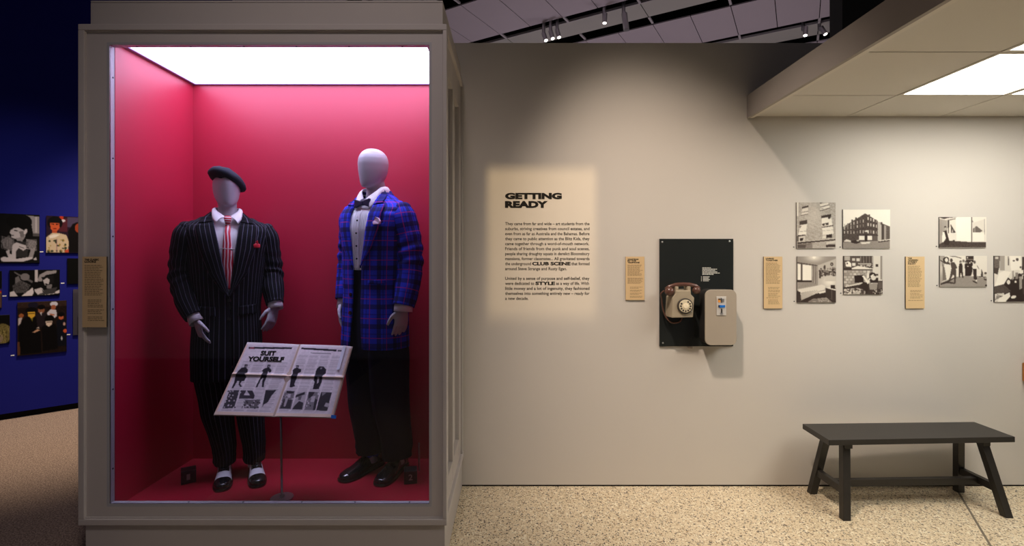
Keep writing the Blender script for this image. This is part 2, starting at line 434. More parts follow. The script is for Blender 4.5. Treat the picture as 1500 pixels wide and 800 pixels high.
# ---- framing projector on the track whose shutters square off the light on the wall text
pj = thing('framing_projector', PROJ, 'dark box projector hung from the ceiling, lighting the wall lettering', 'projector')
ax = (PROJ_T-PROJ).normalized()
def hit(px, py):
    t = Vector((wx(px), WY, wz(py)))-PROJ; return t*(.2/t.dot(ax))
inn = [hit(714, 247), hit(873, 247), hit(873, 466), hit(714, 466)]
sx_ = ax.cross(Vector((0, 0, 1))).normalized(); sy_ = sx_.cross(ax)
out = [ax*.2+sx_*a_*.09+sy_*b_*.09 for a_, b_ in ((-1, 1), (1, 1), (1, -1), (-1, -1))]
b = B().add(inn+out, [(i, (i+1) % 4, (i+1) % 4+4, i+4) for i in range(4)]); b.build('shutter', 'dark_gap', pj, local=True)
bk_ = [p-ax*.3 for p in out]
B().add(out+bk_, [(i, (i+1) % 4, (i+1) % 4+4, i+4) for i in range(4)]+[(4, 5, 6, 7)]).build('lamp_housing', 'far_wall', pj, local=True)
B().tube([(0, 0, .12), (0, 0, CZ+.28-PROJ.z)], .012, 10).build('drop_rod', 'far_wall', pj, local=True)

# ================================================================== DISPLAY CASE
CY = 720/303; cxx = lambda px: (px-750)/303; czz = lambda py: 1.5+(377-py)/303
X0, X1, Z0, Z1 = cxx(114.6), cxx(654.5), czz(770), czz(35)
dc = thing('display_case', ((X0+X1)/2, CY+.4, 0), 'tall grey walk-up display case with glass front and red lining', 'display case')
IX0, IX1, IZ0, IZ1, IYB = -1.955, -.402, .265, 2.567, 3.014
AX0, AX1, AZ0, AZ1, GY = cxx(157), cxx(628), czz(740.5), czz(64), 2.421
PX0, PX1 = cxx(122.5), cxx(655)-.02
B().box(PX0, X1-.012, CY+.012, WY-.002, 0, Z0+.002).build('plinth', 'case_plinth', dc)
UX0, UX1 = cxx(129.5), cxx(648)
B().box(UX0, UX1, CY+.012, WY-.002, Z1+.110, czz(0)+.004).build('top_board', 'case_plinth', dc, bevel=.002)
B().box(UX0, UX1, CY+.012, WY-.002, Z1-.002, Z1+.1085).build('top_board', 'case_plinth', dc, bevel=.002)
# front moulding: four lengths with a stepped profile
MW = .030
def mould(p):
    return p
for nm, q in (('top', (X0, X1, Z1-MW, Z1)), ('bottom', (X0, X1, Z0, Z0+MW)), ('left', (X0, X0+MW, Z0+MW, Z1-MW)), ('right', (X1-.02, X1, Z0+MW, Z1-MW))):
    m_ = B().box(q[0], q[1], CY-.002, CY+.05, q[2], q[3]).build('moulding', 'case_paint', dc, bevel=.003)
    if nm in ('top', 'bottom'):
        zz = q[2]-.006 if nm == 'top' else q[3]
        B().box(q[0]+MW, q[1]-.02, CY+.006, CY+.03, zz, zz+.006).build('bead', 'case_paint', m_)
# front frame boards
FY = CY+.012
for q in ((X0+MW, AX0-.012, Z0+MW, Z1-MW), (AX1+.012, X1-.02, Z0+MW, Z1-MW), (AX0-.012, AX1+.012, AZ1+.012, Z1-MW), (AX0-.012, AX1+.012, Z0+MW, AZ0-.012)):
    B().box(q[0], q[1], FY, FY+.03, q[2], q[3]).build('frame_board', 'case_paint', dc)
# reveal strips holding the pane, with countersunk screws
rv = []
mat('reveal_paint', (.40, .40, .43), .45)
for nm, q in (('l', (AX0-.012, AX0, AZ0-.012, AZ1+.012)), ('r', (AX1, AX1+.012, AZ0-.012, AZ1+.012)), ('t', (AX0, AX1, AZ1, AZ1+.012)), ('b', (AX0, AX1, AZ0-.012, AZ0))):
    r_ = B().box(q[0], q[1], FY, GY, q[2], q[3]).build('reveal_strip', 'reveal_paint', dc)
    if nm == 'l':
        for py in (110, 230, 346, 454, 573, 691):
            B().lathe([(.0045, 0), (.0045, .0015)], (0, 0, 0), n=8).build('screw', 'screw_dark', r_, local=True)
            s_ = bpy.data.objects[-1] if False else r_.children[-1]
            s_.rotation_euler = (0, PI/2, 0); s_.location = Vector((AX0-.0005, FY+.022, czz(py)))-ORG[r_.name]
    if nm in 'tb':
        for px in ((193, 273, 352, 430, 508, 587) if nm == 't' else (270, 351, 438, 517, 598)):
            B().lathe([(.0045, 0), (.0045, .0015)], (0, 0, 0), n=8).build('screw', 'screw_dark', r_, local=True)
            s_ = r_.children[-1]
            s_.location = Vector((cxx(px), FY+.02, AZ1-.001 if nm == 't' else AZ0-.0005))-ORG[r_.name]
B().box(AX0-.003, AX1+.003, FY+.003, FY+.009, AZ0-.003, AZ1+.003).build('glass_pane', 'case_glass', dc)
# lining
B().box(IX0-.012, IX1+.012, IYB, IYB+.018, IZ0, IZ1).build('back_panel', 'red_panel', dc)
B().box(IX0-.018, IX0, GY, IYB, IZ0, IZ1).build('left_panel', 'red_panel', dc)
B().box(IX1, IX1+.018, GY, IYB, IZ0, IZ1).build('right_panel', 'red_panel', dc)
B().box(IX0-.018, IX1+.018, GY, IYB+.018, IZ0-.03, IZ0).build('floor_panel', 'red_floor', dc)
# luminous ceiling with a narrow dark frame
B().box(IX0, IX1, GY+.012, IYB, IZ1+.002, IZ1+.03).build('light_box', 'violet_trim', dc)
tr = B(); e = .024
tr.box(IX0, IX0+e, GY+.02, IYB, IZ1-.012, IZ1).box(IX1-e, IX1, GY+.02, IYB, IZ1-.012, IZ1).box(IX0+e, IX1-e, IYB-e*.7, IYB, IZ1-.012, IZ1)
tr.build('light_frame', 'violet_trim', dc)
B().box(IX0+e, IX1-e, GY+.03, IYB-e*.7, IZ1-.006, IZ1).build('light_panel', 'case_light', dc)
# outer carcass: left side, roof, back and the panelled right side
B().box(PX0, PX0+.02, CY+.04, WY-.01, Z0, Z1).build('side_board', 'case_paint', dc)
B().box(PX0, X1-.02, CY+.04, WY-.01, Z1-.03, Z1-.003).build('roof_board', 'case_paint', dc)
SX = X1-.016
for y0, y1 in ((CY+.03, 2.47), (2.745, 2.80), (3.075, WY-.05)):
    B().box(SX-.028, SX, y0, y1, Z0+.05, Z1-.05).build('side_stile', 'case_paint', dc)
for z0, z1 in ((Z0+.03, .36), (2.44, Z1-.03)):
    B().box(SX-.028, SX-.0005, CY+.03, WY-.05, z0, z1).build('side_rail', 'case_paint', dc)
for y0, y1 in ((2.47, 2.745), (2.80, 3.075)):
    B().box(SX-.034, SX-.025, y0-.01, y1+.01, .35, 2.45).build('side_infill', 'case_paint', dc)
for z0, z1 in ((Z0, Z0+MW), (Z1-MW, Z1)):
    B().box(X1-.03, X1, CY+.05, WY-.004, z0, z1).build('moulding', 'case_paint', dc, bevel=.003)
B().box(SX-.02, X1-.004, WY-.05, WY-.004, Z0+MW, Z1-MW).build('side_stile', 'case_paint', dc)
# ================================================================== MANNEQUINS
def smooth_rows(zs, vals, rows, passes=2):
    a = np.interp(rows, zs, vals)
    for _ in range(passes):
        b_ = a.copy(); b_[1:-1] = (a[:-2]+2*a[1:-1]+a[2:])/4; a = b_
    return a
class Torso:
    """stack of superelliptic rings; front is -y"""
    def __init__(s, secs, n=2.35):
        secs = sorted(secs); s.z = [q[0] for q in secs]; s.n = n
        s.rows = np.unique(np.concatenate([np.linspace(s.z[0], s.z[-1], 60), np.array(s.z)]))
        s.rx = smooth_rows(s.z, [q[1] for q in secs], s.rows); s.ry = smooth_rows(s.z, [q[2] for q in secs], s.rows)
        s.yc = smooth_rows(s.z, [q[3] for q in secs], s.rows)
    def r(s, z): return np.interp(z, s.rows, s.rx), np.interp(z, s.rows, s.ry), np.interp(z, s.rows, s.yc)
    def pt(s, t, z, grow=0):
        rx, ry, yc = s.r(z); e = 2/s.n; si, co = math.sin(t), math.cos(t)
        return Vector(((rx+grow)*math.copysign(abs(si)**e, si), -(ry+grow)*math.copysign(abs(co)**e, co)+yc, z))
    def ang(s, x, z):
        rx = s.r(z)[0]; return math.copysign(math.asin(min(1, abs(x)/rx)**(s.n/2)), x)
    def front(s, x, z, off=0):
        rx, ry, yc = s.r(z); k = min(.98, abs(x)/rx); return Vector((x, -ry*(1-k**s.n)**(1/s.n)+yc-off, z))
def grid_obj(name, m, parent, G, UV, closed=False, smooth=True, solid=0, wr=0, wscale=6, wz_=1.0):
    """G: rows of Vectors"""
    R, C = len(G), len(G[0]); v = [p.copy() for r in G for p in r]
    if wr:
        for i, p in enumerate(v):
            q = Vector((p.x*wscale, p.y*wscale, p.z*wscale*wz_))
            d = Vector((p.x, p.y, 0)); d = d.normalized() if d.length > 1e-6 else Vector((0, -1, 0))
            v[i] = p+d*wr*(noise.noise(q)+.5*noise.noise(q*2.3))
    f, uv = [], []
    for i in range(R-1):
        for j in range(C if closed else C-1):
            j2 = (j+1) % C
            f.append((i*C+j, i*C+j2, (i+1)*C+j2, (i+1)*C+j))
            ua = [UV[i][j], UV[i][j2], UV[i+1][j2], UV[i+1][j]]
            uv += ua
    me = bpy.data.meshes.new(name); me.from_pydata(v, [], f); me.update()
    ul = me.uv_layers.new(name='UVMap'); ul.data.foreach_set('uv', np.array(uv, dtype=np.float32).ravel())
    for p in me.polygons: p.use_smooth = smooth
    o = link(name, me, m, parent, local=True)
    if solid:
        md = o.modifiers.new('thickness', 'SOLIDIFY'); md.thickness = solid; md.offset = 0
    return o
def sleeve(parent, m, pts, rad, wr=.004, seed=0):
    """cloth tube along a bent arm"""
    P = [Vector(p) for p in pts]; n = 40; rows = 60; G, UV = [], []
    def cr(t):
        k = min(int(t), len(P)-2); f = t-k
        p0, p1, p2, p3 = P[max(k-1, 0)], P[k], P[k+1], P[min(k+2, len(P)-1)]
        return .5*((2*p1)+(p2-p0)*f+(2*p0-5*p1+4*p2-p3)*f*f+(3*p1-p0-3*p2+p3)*f**3)
    L = 0; prev = None
    for i in range(rows):
        t = i/(rows-1)*(len(P)-1); c = cr(t)
        d = (cr(min(t+.05, len(P)-1.0001))-cr(max(t-.05, 0))).normalized()
        x = Vector((1, 0, 0)); x = (x-d*x.dot(d)).normalized(); y = d.cross(x)
        k = min(int(t), len(rad)-2); f = t-k; f = f*f*(3-2*f)
        rx = rad[k][0]*(1-f)+rad[k+1][0]*f; ry = rad[k][1]*(1-f)+rad[k+1][1]*f
        if prev is not None: L += (c-prev).length
        prev = c; row, ur = [], []
        el = math.exp(-((t-3.05)/.6)**2)
        for q in range(n+1):
            a = 2*PI*q/n
            w = wr*(noise.noise(Vector((math.cos(a)*1.5+seed, math.sin(a)*1.5, L*16)))+el*1.3*math.sin(L*95+2.5*math.sin(a+seed)))
            row.append(c+x*math.cos(a)*(rx+w)+y*math.sin(a)*(ry+w)); ur.append((q/n*.47+.006, L))
        G.append(row); UV.append(ur)
    o = grid_obj('sleeve', m, parent, G, UV)
    md = o.modifiers.new('thickness', 'SOLIDIFY'); md.thickness = .004; md.offset = -1
    return o
def lapel(name, m, parent, T, rows, off0=.006, off1=.013, stripes=True):
    """rows: (z_in, x_in, z_out, x_out)"""
    G, UV = [], []
    C = 8; R = []
    for i in range(len(rows)-1):
        for k in range(6):
            f = k/6; R.append([rows[i][j]*(1-f)+rows[i+1][j]*f for j in range(4)])
    R.append(list(rows[-1]))
    for zi, xi, zo, xo in R:
        row, ur = [], []
        for c in range(C):
            f = c/(C-1); x = xi*(1-f)+xo*f; z = zi*(1-f)+zo*f
            row.append(T.front(x, z, off0+(off1-off0)*math.sin(f*PI*.8))); ur.append((f*abs(R[len(R)//3][3]-R[len(R)//3][1]), z))
        G.append(row); UV.append(ur)
    return grid_obj(name, m, parent, G, UV, solid=.006)
def remeshed(b, name, m, parent, voxel=.005):
    me = b.mesh(name); o = bpy.data.objects.new('tmp', me); COL.objects.link(o)
    md = o.modifiers.new('r', 'REMESH'); md.mode = 'VOXEL'; md.voxel_size = voxel; md.use_smooth_shade = True
    s = o.modifiers.new('s', 'SMOOTH'); s.iterations = 6; s.factor = .5
    bpy.context.view_layer.update()
    nm = bpy.data.meshes.new_from_object(o.evaluated_get(bpy.context.evaluated_depsgraph_get()))
    bpy.data.objects.remove(o); nm.name = name
    for p in nm.polygons: p.use_smooth = True
    return link(name, nm, m, parent, local=True)
def head_part(b, chin, H, rx, ry, yoff=0, turn=0, xoff=0):
    prof = [(0, .22, .25, -.50), (.04, .48, .46, -.36), (.12, .70, .66, -.20), (.25, .86, .84, -.06), (.42, .96, .95, -.01), (.6, 1, 1, 0), (.72, .965, .97, .01), (.82, .86, .87, .02), (.90, .69, .70, .03), (.96, .46, .47, .03), (.99, .22, .23, .03), (1, .02, .02, .04)]
    hs = np.linspace(0, 1, 34); pz = [p[0] for p in prof]
    n = 40; vs = []; fs = []
    for h_ in hs:
        a = np.interp(h_, pz, [p[1] for p in prof])*rx; c = np.interp(h_, pz, [p[2] for p in prof])*ry; yc = np.interp(h_, pz, [p[3] for p in prof])*ry
        for k in range(n):
            t = 2*PI*k/n; si, co = math.sin(t), math.cos(t)
            e = 2/1.42 if co > 0 else 2/2.2
            e = e if abs(h_-.45) < .4 else .95
            x = a*math.copysign(abs(si)**(2/2.0), si); y = -c*math.copysign(abs(co)**e, co)+yc+yoff
            vs.append((x*math.cos(turn)-y*math.sin(turn)+xoff, x*math.sin(turn)+y*math.cos(turn), chin+h_*H))
    for i in range(len(hs)-1):
        for k in range(n): fs.append((i*n+k, i*n+(k+1) % n, (i+1)*n+(k+1) % n, (i+1)*n+k))
    fs += [tuple(range(n))[::-1], tuple((len(hs)-1)*n+k for k in range(n))]
    b.add(vs, fs)
def hand_part(b, w, d, across, nrm, thumb=1, curl=.45):
    """w wrist, d direction of the fingers, across little->index finger, nrm palm normal"""
    w, d, across, nrm = Vector(w), Vector(d).normalized(), Vector(across).normalized(), Vector(nrm).normalized()
    across = (across-d*across.dot(d)).normalized(); nrm = (nrm-d*nrm.dot(d)-across*nrm.dot(across)).normalized()
    # palm as flattened tube
    def ftube(pts, rads, n=14):
        vs, fs = [], []
        for p, (ra, rb) in zip(pts, rads):
            vs += [p+across*math.cos(2*PI*q/n)*ra+nrm*math.sin(2*PI*q/n)*rb for q in range(n)]
        for i in range(len(pts)-1): fs += [(i*n+q, i*n+(q+1) % n, (i+1)*n+(q+1) % n, (i+1)*n+q) for q in range(n)]
        fs += [tuple(range(n))[::-1], tuple((len(pts)-1)*n+q for q in range(n))]
        b.add(vs, fs)
    ftube([w-d*.05, w, w+d*.03, w+d*.065, w+d*.092, w+d*.1], [(.024, .021), (.027, .019), (.036, .017), (.041, .015), (.040, .013), (.034, .009)])
    for k, (off, L) in enumerate(((.030, .072), (.010, .080), (-.011, .075), (-.031, .058))):
        p = w+d*.085+across*off; pts = [p]; dd = d.copy()+across*off*1.2; ang = .12
        for sg in (.45, .32, .23):
            ang += curl*(.55+.12*k); v = (dd*math.cos(ang)+nrm*math.sin(ang)).normalized(); p = p+v*L*sg; pts.append(p)
        b.tube(pts, [.0095, .009, .0082, .0065], 10)
    p = w+d*.022+across*.026
    q1 = p+(d*.7+across*.62+nrm*.25).normalized()*.04; q2 = q1+(d*.9+across*.28+nrm*.35).normalized()*.032; q3 = q2+(d*1+across*.05+nrm*.45).normalized()*.024
    b.tube([p, q1, q2, q3], [.014, .0115, .0098, .007], 10)
def body_mesh(parent, P):
    b = B()
    head_part(b, P['chin'], P['head'][0], P['head'][1], P['head'][2], P['head'][3], P['head'][4], P['head'][5])
    nz = P['neck']
    b.tube([(0, .01, nz-.12), (0, .012, nz-.04), (0, .008, nz+.02), (P['head'][5]*.7, P['head'][3]*.7, P['chin']+.05), (P['head'][5], P['head'][3]-.01, P['chin']+.09)], [.10, .062, .053, .055, .05], 24)
    sh = P['arms'][0][0][2]
    b.tube([(0, .01, .62), (0, .01, .78), (0, .01, 1.0), (0, .01, sh-.12), (0, .012, nz-.06)], [(.14, .08), (.15, .09), (.12, .08), (.15, .09), (.10, .07)], 28)
    for s_, (pts, hd) in zip((-1, 1), zip(P['arms'], P['hands'])):
        b.tube([Vector((s_*.06, .01, sh-.02))]+[Vector(p) for p in pts], [.05, .048, .038, .026], 16)
        hand_part(b, pts[-1], *hd)
    for (hip, knee, ank) in P['legs']:
        b.tube([hip, knee, ank, Vector(ank)-Vector((0, 0, .04))], [.075, .05, .036, .038], 18)
    return remeshed(b, 'body', 'mannequin_shell', parent, .0048)
def trousers(parent, m, legs, top):
    """legs: lists of (x,y,z,rx,ry) from hem upward"""
    me_o = None; G_all = []
    V, FF, UVs = [], [], []
    n = 36
    def addtube(secs, cap):
        zs = [q[2] for q in secs]; rows = np.linspace(zs[0], zs[-1], 40); k0 = len(V)
        col = [smooth_rows(zs, [q[i] for q in secs], rows, 1) for i in (0, 1, 3, 4)]
        for i, z in enumerate(rows):
            for q in range(n+1):
                a = 2*PI*q/n; w = .006*noise.noise(Vector((math.cos(a)*1.2, math.sin(a)*1.2+secs[0][0]*9, z*7)))
                w += .010*math.exp(-((z-zs[0])/.10)**2)*noise.noise(Vector((math.cos(a), math.sin(a), z*26)))
                # pressed crease at the front
                cr_ = .010*math.exp(-((a-1.5*PI)/.18)**2)
                V.append((col[0][i]+math.cos(a)*(col[2][i]+w), col[1][i]+math.sin(a)*(col[3][i]+w+cr_), z))
        for i in range(len(rows)-1):
            for q in range(n):
                FF.append((k0+i*(n+1)+q, k0+i*(n+1)+q+1, k0+(i+1)*(n+1)+q+1, k0+(i+1)*(n+1)+q))
                for (ii, qq) in ((i, q), (i, q+1), (i+1, q+1), (i+1, q)): UVs.append((qq/n*.56, rows[ii]))
    for s_ in legs: addtube(s_, True)
    addtube(top, True)
    me = bpy.data.meshes.new('trousers'); me.from_pydata(V, [], FF); me.update()
    ul = me.uv_layers.new(name='UVMap'); ul.data.foreach_set('uv', np.array(UVs, dtype=np.float32).ravel())
    for p in me.polygons: p.use_smooth = True
    return link('trousers', me, m, parent, local=True)
SHOE = [(.105, .006, .030), (.10, .024, .062), (.085, .032, .078), (.05, .035, .088), (.01, .036, .094), (-.03, .039, .086), (-.07, .044, .068), (-.11, .0475, .055), (-.15, .046, .047), (-.18, .039, .041), (-.197, .026, .034), (-.205, .006, .026)]
def shoe_loft(y0, y1, grow=0, zlift=.0, a0=0, a1=PI, n=16, rows=30, close=True):
    ys = [s_[0] for s_ in SHOE][::-1]
    b = B(); R = np.linspace(y0, y1, rows); vs = []
    for y in R:
        w = np.interp(y, ys, [s_[1] for s_ in SHOE][::-1])+grow; hh = np.interp(y, ys, [s_[2] for s_ in SHOE][::-1])+grow
        for k in range(n+1):
            a = a0+(a1-a0)*k/n; vs.append((w*math.copysign(abs(math.cos(a))**.8, math.cos(a)), y, .012+zlift+(hh-.012)*max(0, math.sin(a))**.75))
    m_ = n+1
    fs = [(i*m_+k, i*m_+k+1, (i+1)*m_+k+1, (i+1)*m_+k) for i in range(rows-1) for k in range(n)]
    if close: fs += [tuple(range(m_)), tuple((rows-1)*m_+k for k in range(m_))]+[(i*m_, (i+1)*m_, (i+1)*m_+n, i*m_+n) for i in range(rows-1)]
    return b.add(vs, fs)
def shoe(parent, x, y, yaw, two_tone):
    M_ = Matrix.Translation((x, y, 0)) @ Matrix.Rotation(yaw, 4, 'Z')
    def put(b, name, m, par):
        o = b.build(name, m, par, smooth=True, local=True); o.data.transform(M_); return o
    s_ = put(shoe_loft(.105, -.205), 'shoe', 'shoe_white' if two_tone else 'shoe_black', parent)
    put(shoe_loft(-.136, -.2055, .003, n=20), 'toe_cap', 'shoe_black', s_)
    put(shoe_loft(.1055, .045, .002), 'heel_counter', 'shoe_black', s_)
    so = B(); ol = []
    ys = [q[0] for q in SHOE]
    for q in SHOE: ol.append((q[1]+.006, q[0]-(.004 if q[0] < -.19 else 0)))
    full = ol+[(-a_, b_) for a_, b_ in ol[::-1]]
    n = len(full)
    so.add([(a_, b_, 0) for a_, b_ in full]+[(a_, b_, .014) for a_, b_ in full], [tuple(range(n))[::-1], tuple(range(n, 2*n))]+[(i, (i+1) % n, (i+1) % n+n, i+n) for i in range(n)])
    put(so, 'sole', 'shoe_black', s_)
    put(shoe_loft(.02, -.082, .0025, a0=PI*.30, a1=PI*.70, n=12, close=False), 'lace_panel', 'shoe_black', s_)
    for k in range(4):
        yy = -.012-k*.02; ys_ = ys[::-1]; hh = np.interp(yy, ys_, [q[2] for q in SHOE][::-1])
        put(B().tube([(-.018, yy, hh-.002), (0, yy-.003, hh+.005), (.018, yy, hh-.002)], .0026, 6), 'lace', 'shoe_black', s_)
    return s_
def cuff(parent, w, d, rx, ry, L=.035):
    w, d = Vector(w), Vector(d).normalized()
    o = B().tube([w-d*.03, w, w+d*L], [(rx*.92, ry*.92), (rx, ry), (rx, ry)], 28, caps=False).build('shirt_cuff', 'shirt_white', parent, smooth=True, local=True)
    md = o.modifiers.new('t', 'SOLIDIFY'); md.thickness = .003
def jacket_body(parent, m, T, wl, wr_, z_hem, z_top, wr=.004):
    """open at the front: wl / wr_ give the left and right half opening by height"""
    rows = [z for z in T.rows if z_hem-1e-6 <= z <= z_top+1e-6]; C = 90; G, UV = [], []
    for z in rows:
        t0 = T.ang(wr_(z), z); t1 = 2*PI-T.ang(wl(z), z)
        row, ur = [], []
        for k in range(C+1):
            t = t0+(t1-t0)*k/C; row.append(T.pt(t, z)); ur.append((t/(2*PI)*1.18, z))
        G.append(row); UV.append(ur)
    return grid_obj('jacket', m, parent, G, UV, solid=.006, wr=wr, wscale=7, wz_=.5)
def shirt_body(parent, T, z0, z1, shrink=.018):
    rows = np.linspace(z0, z1, 30); G, UV = [], []
    for z in rows:
        G.append([T.pt(2*PI*k/60, z, -shrink) for k in range(60)]); UV.append([(k/60, z) for k in range(60)])
    return grid_obj('shirt', 'shirt_white', parent, G, UV, closed=True, wr=.003, wscale=14)
def collar_wing(parent, side, zt, zth, zp, xp, w=.064):
    """half of a folded shirt collar: stands round the neck, opens at the throat, falls to a point"""
    top = [(.0, .074, zt+.004), (.6*w, .058, zt+.004), (w, .020, zt+.002), (w*1.02, -.022, zt-.10*(zt-zth)), (w*.80, -.050, zt-.45*(zt-zth)), (.010, -.078, zth)]
    bot = [(.0, .094, zt-.045), (.75*w, .078, zt-.046), (w*1.28, .024, zt-.045), (w*1.30, -.034, zt-.35*(zt-zp)), (w*1.22, -.074, zt-.72*(zt-zp)), (xp, -.104, zp)]
    def crv(P, t):
        P = [Vector((side*p[0], p[1], p[2])) for p in P]; t *= len(P)-1; k = min(int(t), len(P)-2); f = t-k
        p0, p1, p2, p3 = P[max(k-1, 0)], P[k], P[k+1], P[min(k+2, len(P)-1)]
        return .5*((2*p1)+(p2-p0)*f+(2*p0-5*p1+4*p2-p3)*f*f+(3*p1-p0-3*p2+p3)*f**3)
    G, UV = [], []
    for i in range(25):
        f = i/24; a_, b_ = crv(top, f), crv(bot, f)
        o_ = Vector((side*.006, -.006*f, .006))
        G.append([a_*(1-c/5)+b_*(c/5)+o_*math.sin(c/5*PI) for c in range(6)]); UV.append([(f, c/5) for c in range(6)])
    return grid_obj('shirt_collar', 'shirt_white', parent, G, UV, solid=.003)

# ---------------------------------------------------------------- first figure: pinstripe suit, beret
S = 258.0
zl = lambda py: 1.235+(377-py)/S
IZ = .265
m1 = thing('mannequin', ((333-750)/261, 2.76, IZ), 'faceless mannequin in baggy black pinstripe suit, red tie and dark beret', 'mannequin', rz=.50); m1.scale = (.88, .95, 1)
T1 = Torso([(zl(550), .198, .135, .01), (zl(500), .197, .132, .01), (zl(450), .188, .125, .01), (zl(400), .205, .132, .005), (zl(370), .222, .138, .005), (zl(348), .246, .132, .01), (zl(338), .256, .118, .012), (zl(332), .248, .104, .015), (zl(326), .20, .092, .018), (zl(320), .130, .082, .02), (zl(314), .088, .075, .02), (zl(308), .076, .070, .02)])
lx = [(1.022, -.012), (1.053, -.004), (1.15, .012), (1.28, .039), (1.40, .066), (1.452, .078), (1.50, .068)]
rx_ = [(1.022, .014), (1.053, .018), (1.15, .031), (1.28, .046), (1.40, .062), (1.452, .070), (1.50, .066)]
# the right front laps over the left, its edge drifting aside towards the hem
wl1 = lambda z: np.interp(z, [.55, .9]+[a for a, _ in lx], [-.03, -.02]+[b_ for _, b_ in lx])
wr1 = lambda z: np.interp(z, [.55, .9]+[a for a, _ in rx_], [.035, .022]+[b_ for _, b_ in rx_])
jk = jacket_body(m1, 'pinstripe', T1, wl1, wr1, zl(550), zl(309))
shirt_body(m1, T1, .95, 1.458, .016)
A1 = ([(-.205, .01, 1.365), (-.240, .035, 1.135), (-.165, -.075, .905)], [(.215, .01, 1.365), (.240, .035, 1.15), (.272, -.06, .955)])
lp = lapel('lapel', 'pinstripe', jk, T1, [(1.425, -.074, 1.409, -.165), (1.40, -.066, 1.392, -.170), (1.28, -.039, 1.281, -.146), (1.15, -.012, 1.15, -.096), (1.06, .006, 1.06, -.034), (1.022, .014, 1.020, .012)])
lapel('lapel', 'pinstripe', jk, T1, [(1.425, .071, 1.412, .160), (1.40, .064, 1.395, .164), (1.28, .047, 1.281, .154), (1.15, .032, 1.15, .110), (1.06, .020, 1.07, .052), (1.022, .010, 1.020, .014)])
lapel('jacket_collar', 'pinstripe', jk, T1, [(1.478, -.070, 1.486, -.090), (1.455, -.078, 1.45, -.135), (1.428, -.074, 1.418, -.150)], .008, .015)
lapel('jacket_collar', 'pinstripe', jk, T1, [(1.478, .066, 1.486, .086), (1.455, .072, 1.45, .130), (1.428, .071, 1.420, .146)], .008, .015)
for sg, z in ((1, zl(446)), (-1, zl(446))):
    lapel('pocket_flap', 'pinstripe', jk, T1, [(z, sg*.062, z+.006, sg*.160), (z-.05, sg*.060, z-.046, sg*.163)], .005, .008)
for z in (1.0, .90):
    p = T1.front(.012, z, .004); B().lathe([(.011, .002), (.011, -.002), (.007, -.004)], p, 'y', 12).build('button', 'shoe_black', jk, local=True)
sleeve(m1, 'pinstripe', [(-.196, .012, 1.424), (-.206, .012, 1.398), (-.222, .016, 1.335), (-.243, .035, 1.15), (-.212, -.02, 1.01), (-.172, -.068, .918)], [(.022, .03), (.056, .068), (.076, .086), (.074, .080), (.069, .070), (.052, .056)], .005, 1)
sleeve(m1, 'pinstripe', [(.200, .012, 1.424), (.210, .012, 1.398), (.226, .016, 1.335), (.250, .035, 1.16), (.258, -.01, 1.06), (.270, -.055, .968)], [(.022, .03), (.056, .068), (.076, .086), (.072, .080), (.067, .070), (.054, .056)], .005, 5)
cuff(m1, (-.168, -.072, .912), (.35, -.42, -.85), .042, .042, .032)
cuff(m1, (.272, -.057, .962), (.08, -.35, -.93), .046, .044, .026)
legs1 = [((-.08, .02, .80), (-.085, .02, .42), (-.02, .03, .08)), ((.08, .02, .80), (.10, .01, .42), (.15, -.01, .08))]
# first figure stands with its feet under a slightly shifted hip
body_mesh(m1, dict(chin=zl(304), head=(.196, .079, .098, .0, .16, -.004), neck=zl(312), arms=A1,
    hands=[((.30, -.25, -.9), (.25, -.9, .2), (1, .3, .2), 1, .30), ((-.28, -.22, -.95), (-.75, -.6, .0), (-.5, .8, 0), 1, .32)], legs=legs1))
trousers(m1, 'pinstripe', [[(-.012, .03, .075, .062, .075), (-.014, .03, .14, .066, .08), (-.055, .025, .36, .092, .10), (-.088, .02, .60, .104, .115), (-.09, .015, .80, .10, .115)],
    [(.152, -.012, .075, .060, .074), (.152, -.010, .14, .064, .08), (.128, .012, .36, .086, .10), (.098, .02, .60, .100, .115), (.09, .015, .80, .10, .115)]],
    [(0, .012, .64, .17, .10), (0, .012, .75, .175, .11), (0, .012, .95, .16, .11)])
shoe(m1, -.016, .01, -.04, True); shoe(m1, .160, -.035, .04, True)
collar_wing(m1, -1, 1.512, 1.456, 1.418, .058); collar_wing(m1, 1, 1.512, 1.456, 1.418, .058)
# tie
TS = Torso([(q, float(T1.r(q)[0])-.014, float(T1.r(q)[1])-.014, float(T1.r(q)[2])) for q in np.linspace(.95, zl(309), 26)])
rows_t = [(1.432, -.004, .010), (1.40, -.013, .017), (1.34, -.020, .023), (1.27, -.025, .029), (1.20, -.026, .033), (1.155, -.018, .030), (1.10, -.002, .022), (1.06, .004, .016)]
G, UV = [], []
for z in np.linspace(1.432, 1.06, 34):
    a_ = np.interp(-z, [-q[0] for q in rows_t], [q[1] for q in rows_t]); b_ = np.interp(-z, [-q[0] for q in rows_t], [q[2] for q in rows_t])
    G.append([TS.front(a_*(1-k/6)+b_*(k/6)+.002, z, .014+.005*math.sin(k/6*PI)) for k in range(7)]); UV.append([(a_*(1-k/6)+b_*(k/6), z) for k in range(7)])
ti = grid_obj('tie', 'tie_stripes', m1, G, UV, solid=.003)
kp = TS.front(.004, 1.435, .028)
B().tube([kp+Vector((0, .004, .024)), kp+Vector((0, -.002, .010)), kp+Vector((0, -.003, -.008)), kp+Vector((0, .004, -.026))], [(.019, .010), (.021, .014), (.017, .013), (.010, .008)], 16).build('tie_knot', 'tie_knot_stripes', ti, smooth=True, local=True)
b_ = TS.front(-.01, 1.281, .022)
B().tube([b_+Vector((-.040, .004, .003)), b_+Vector((.052, .004, -.003))], .0028, 8).build('tie_bar', 'metal_grey', ti, local=True)
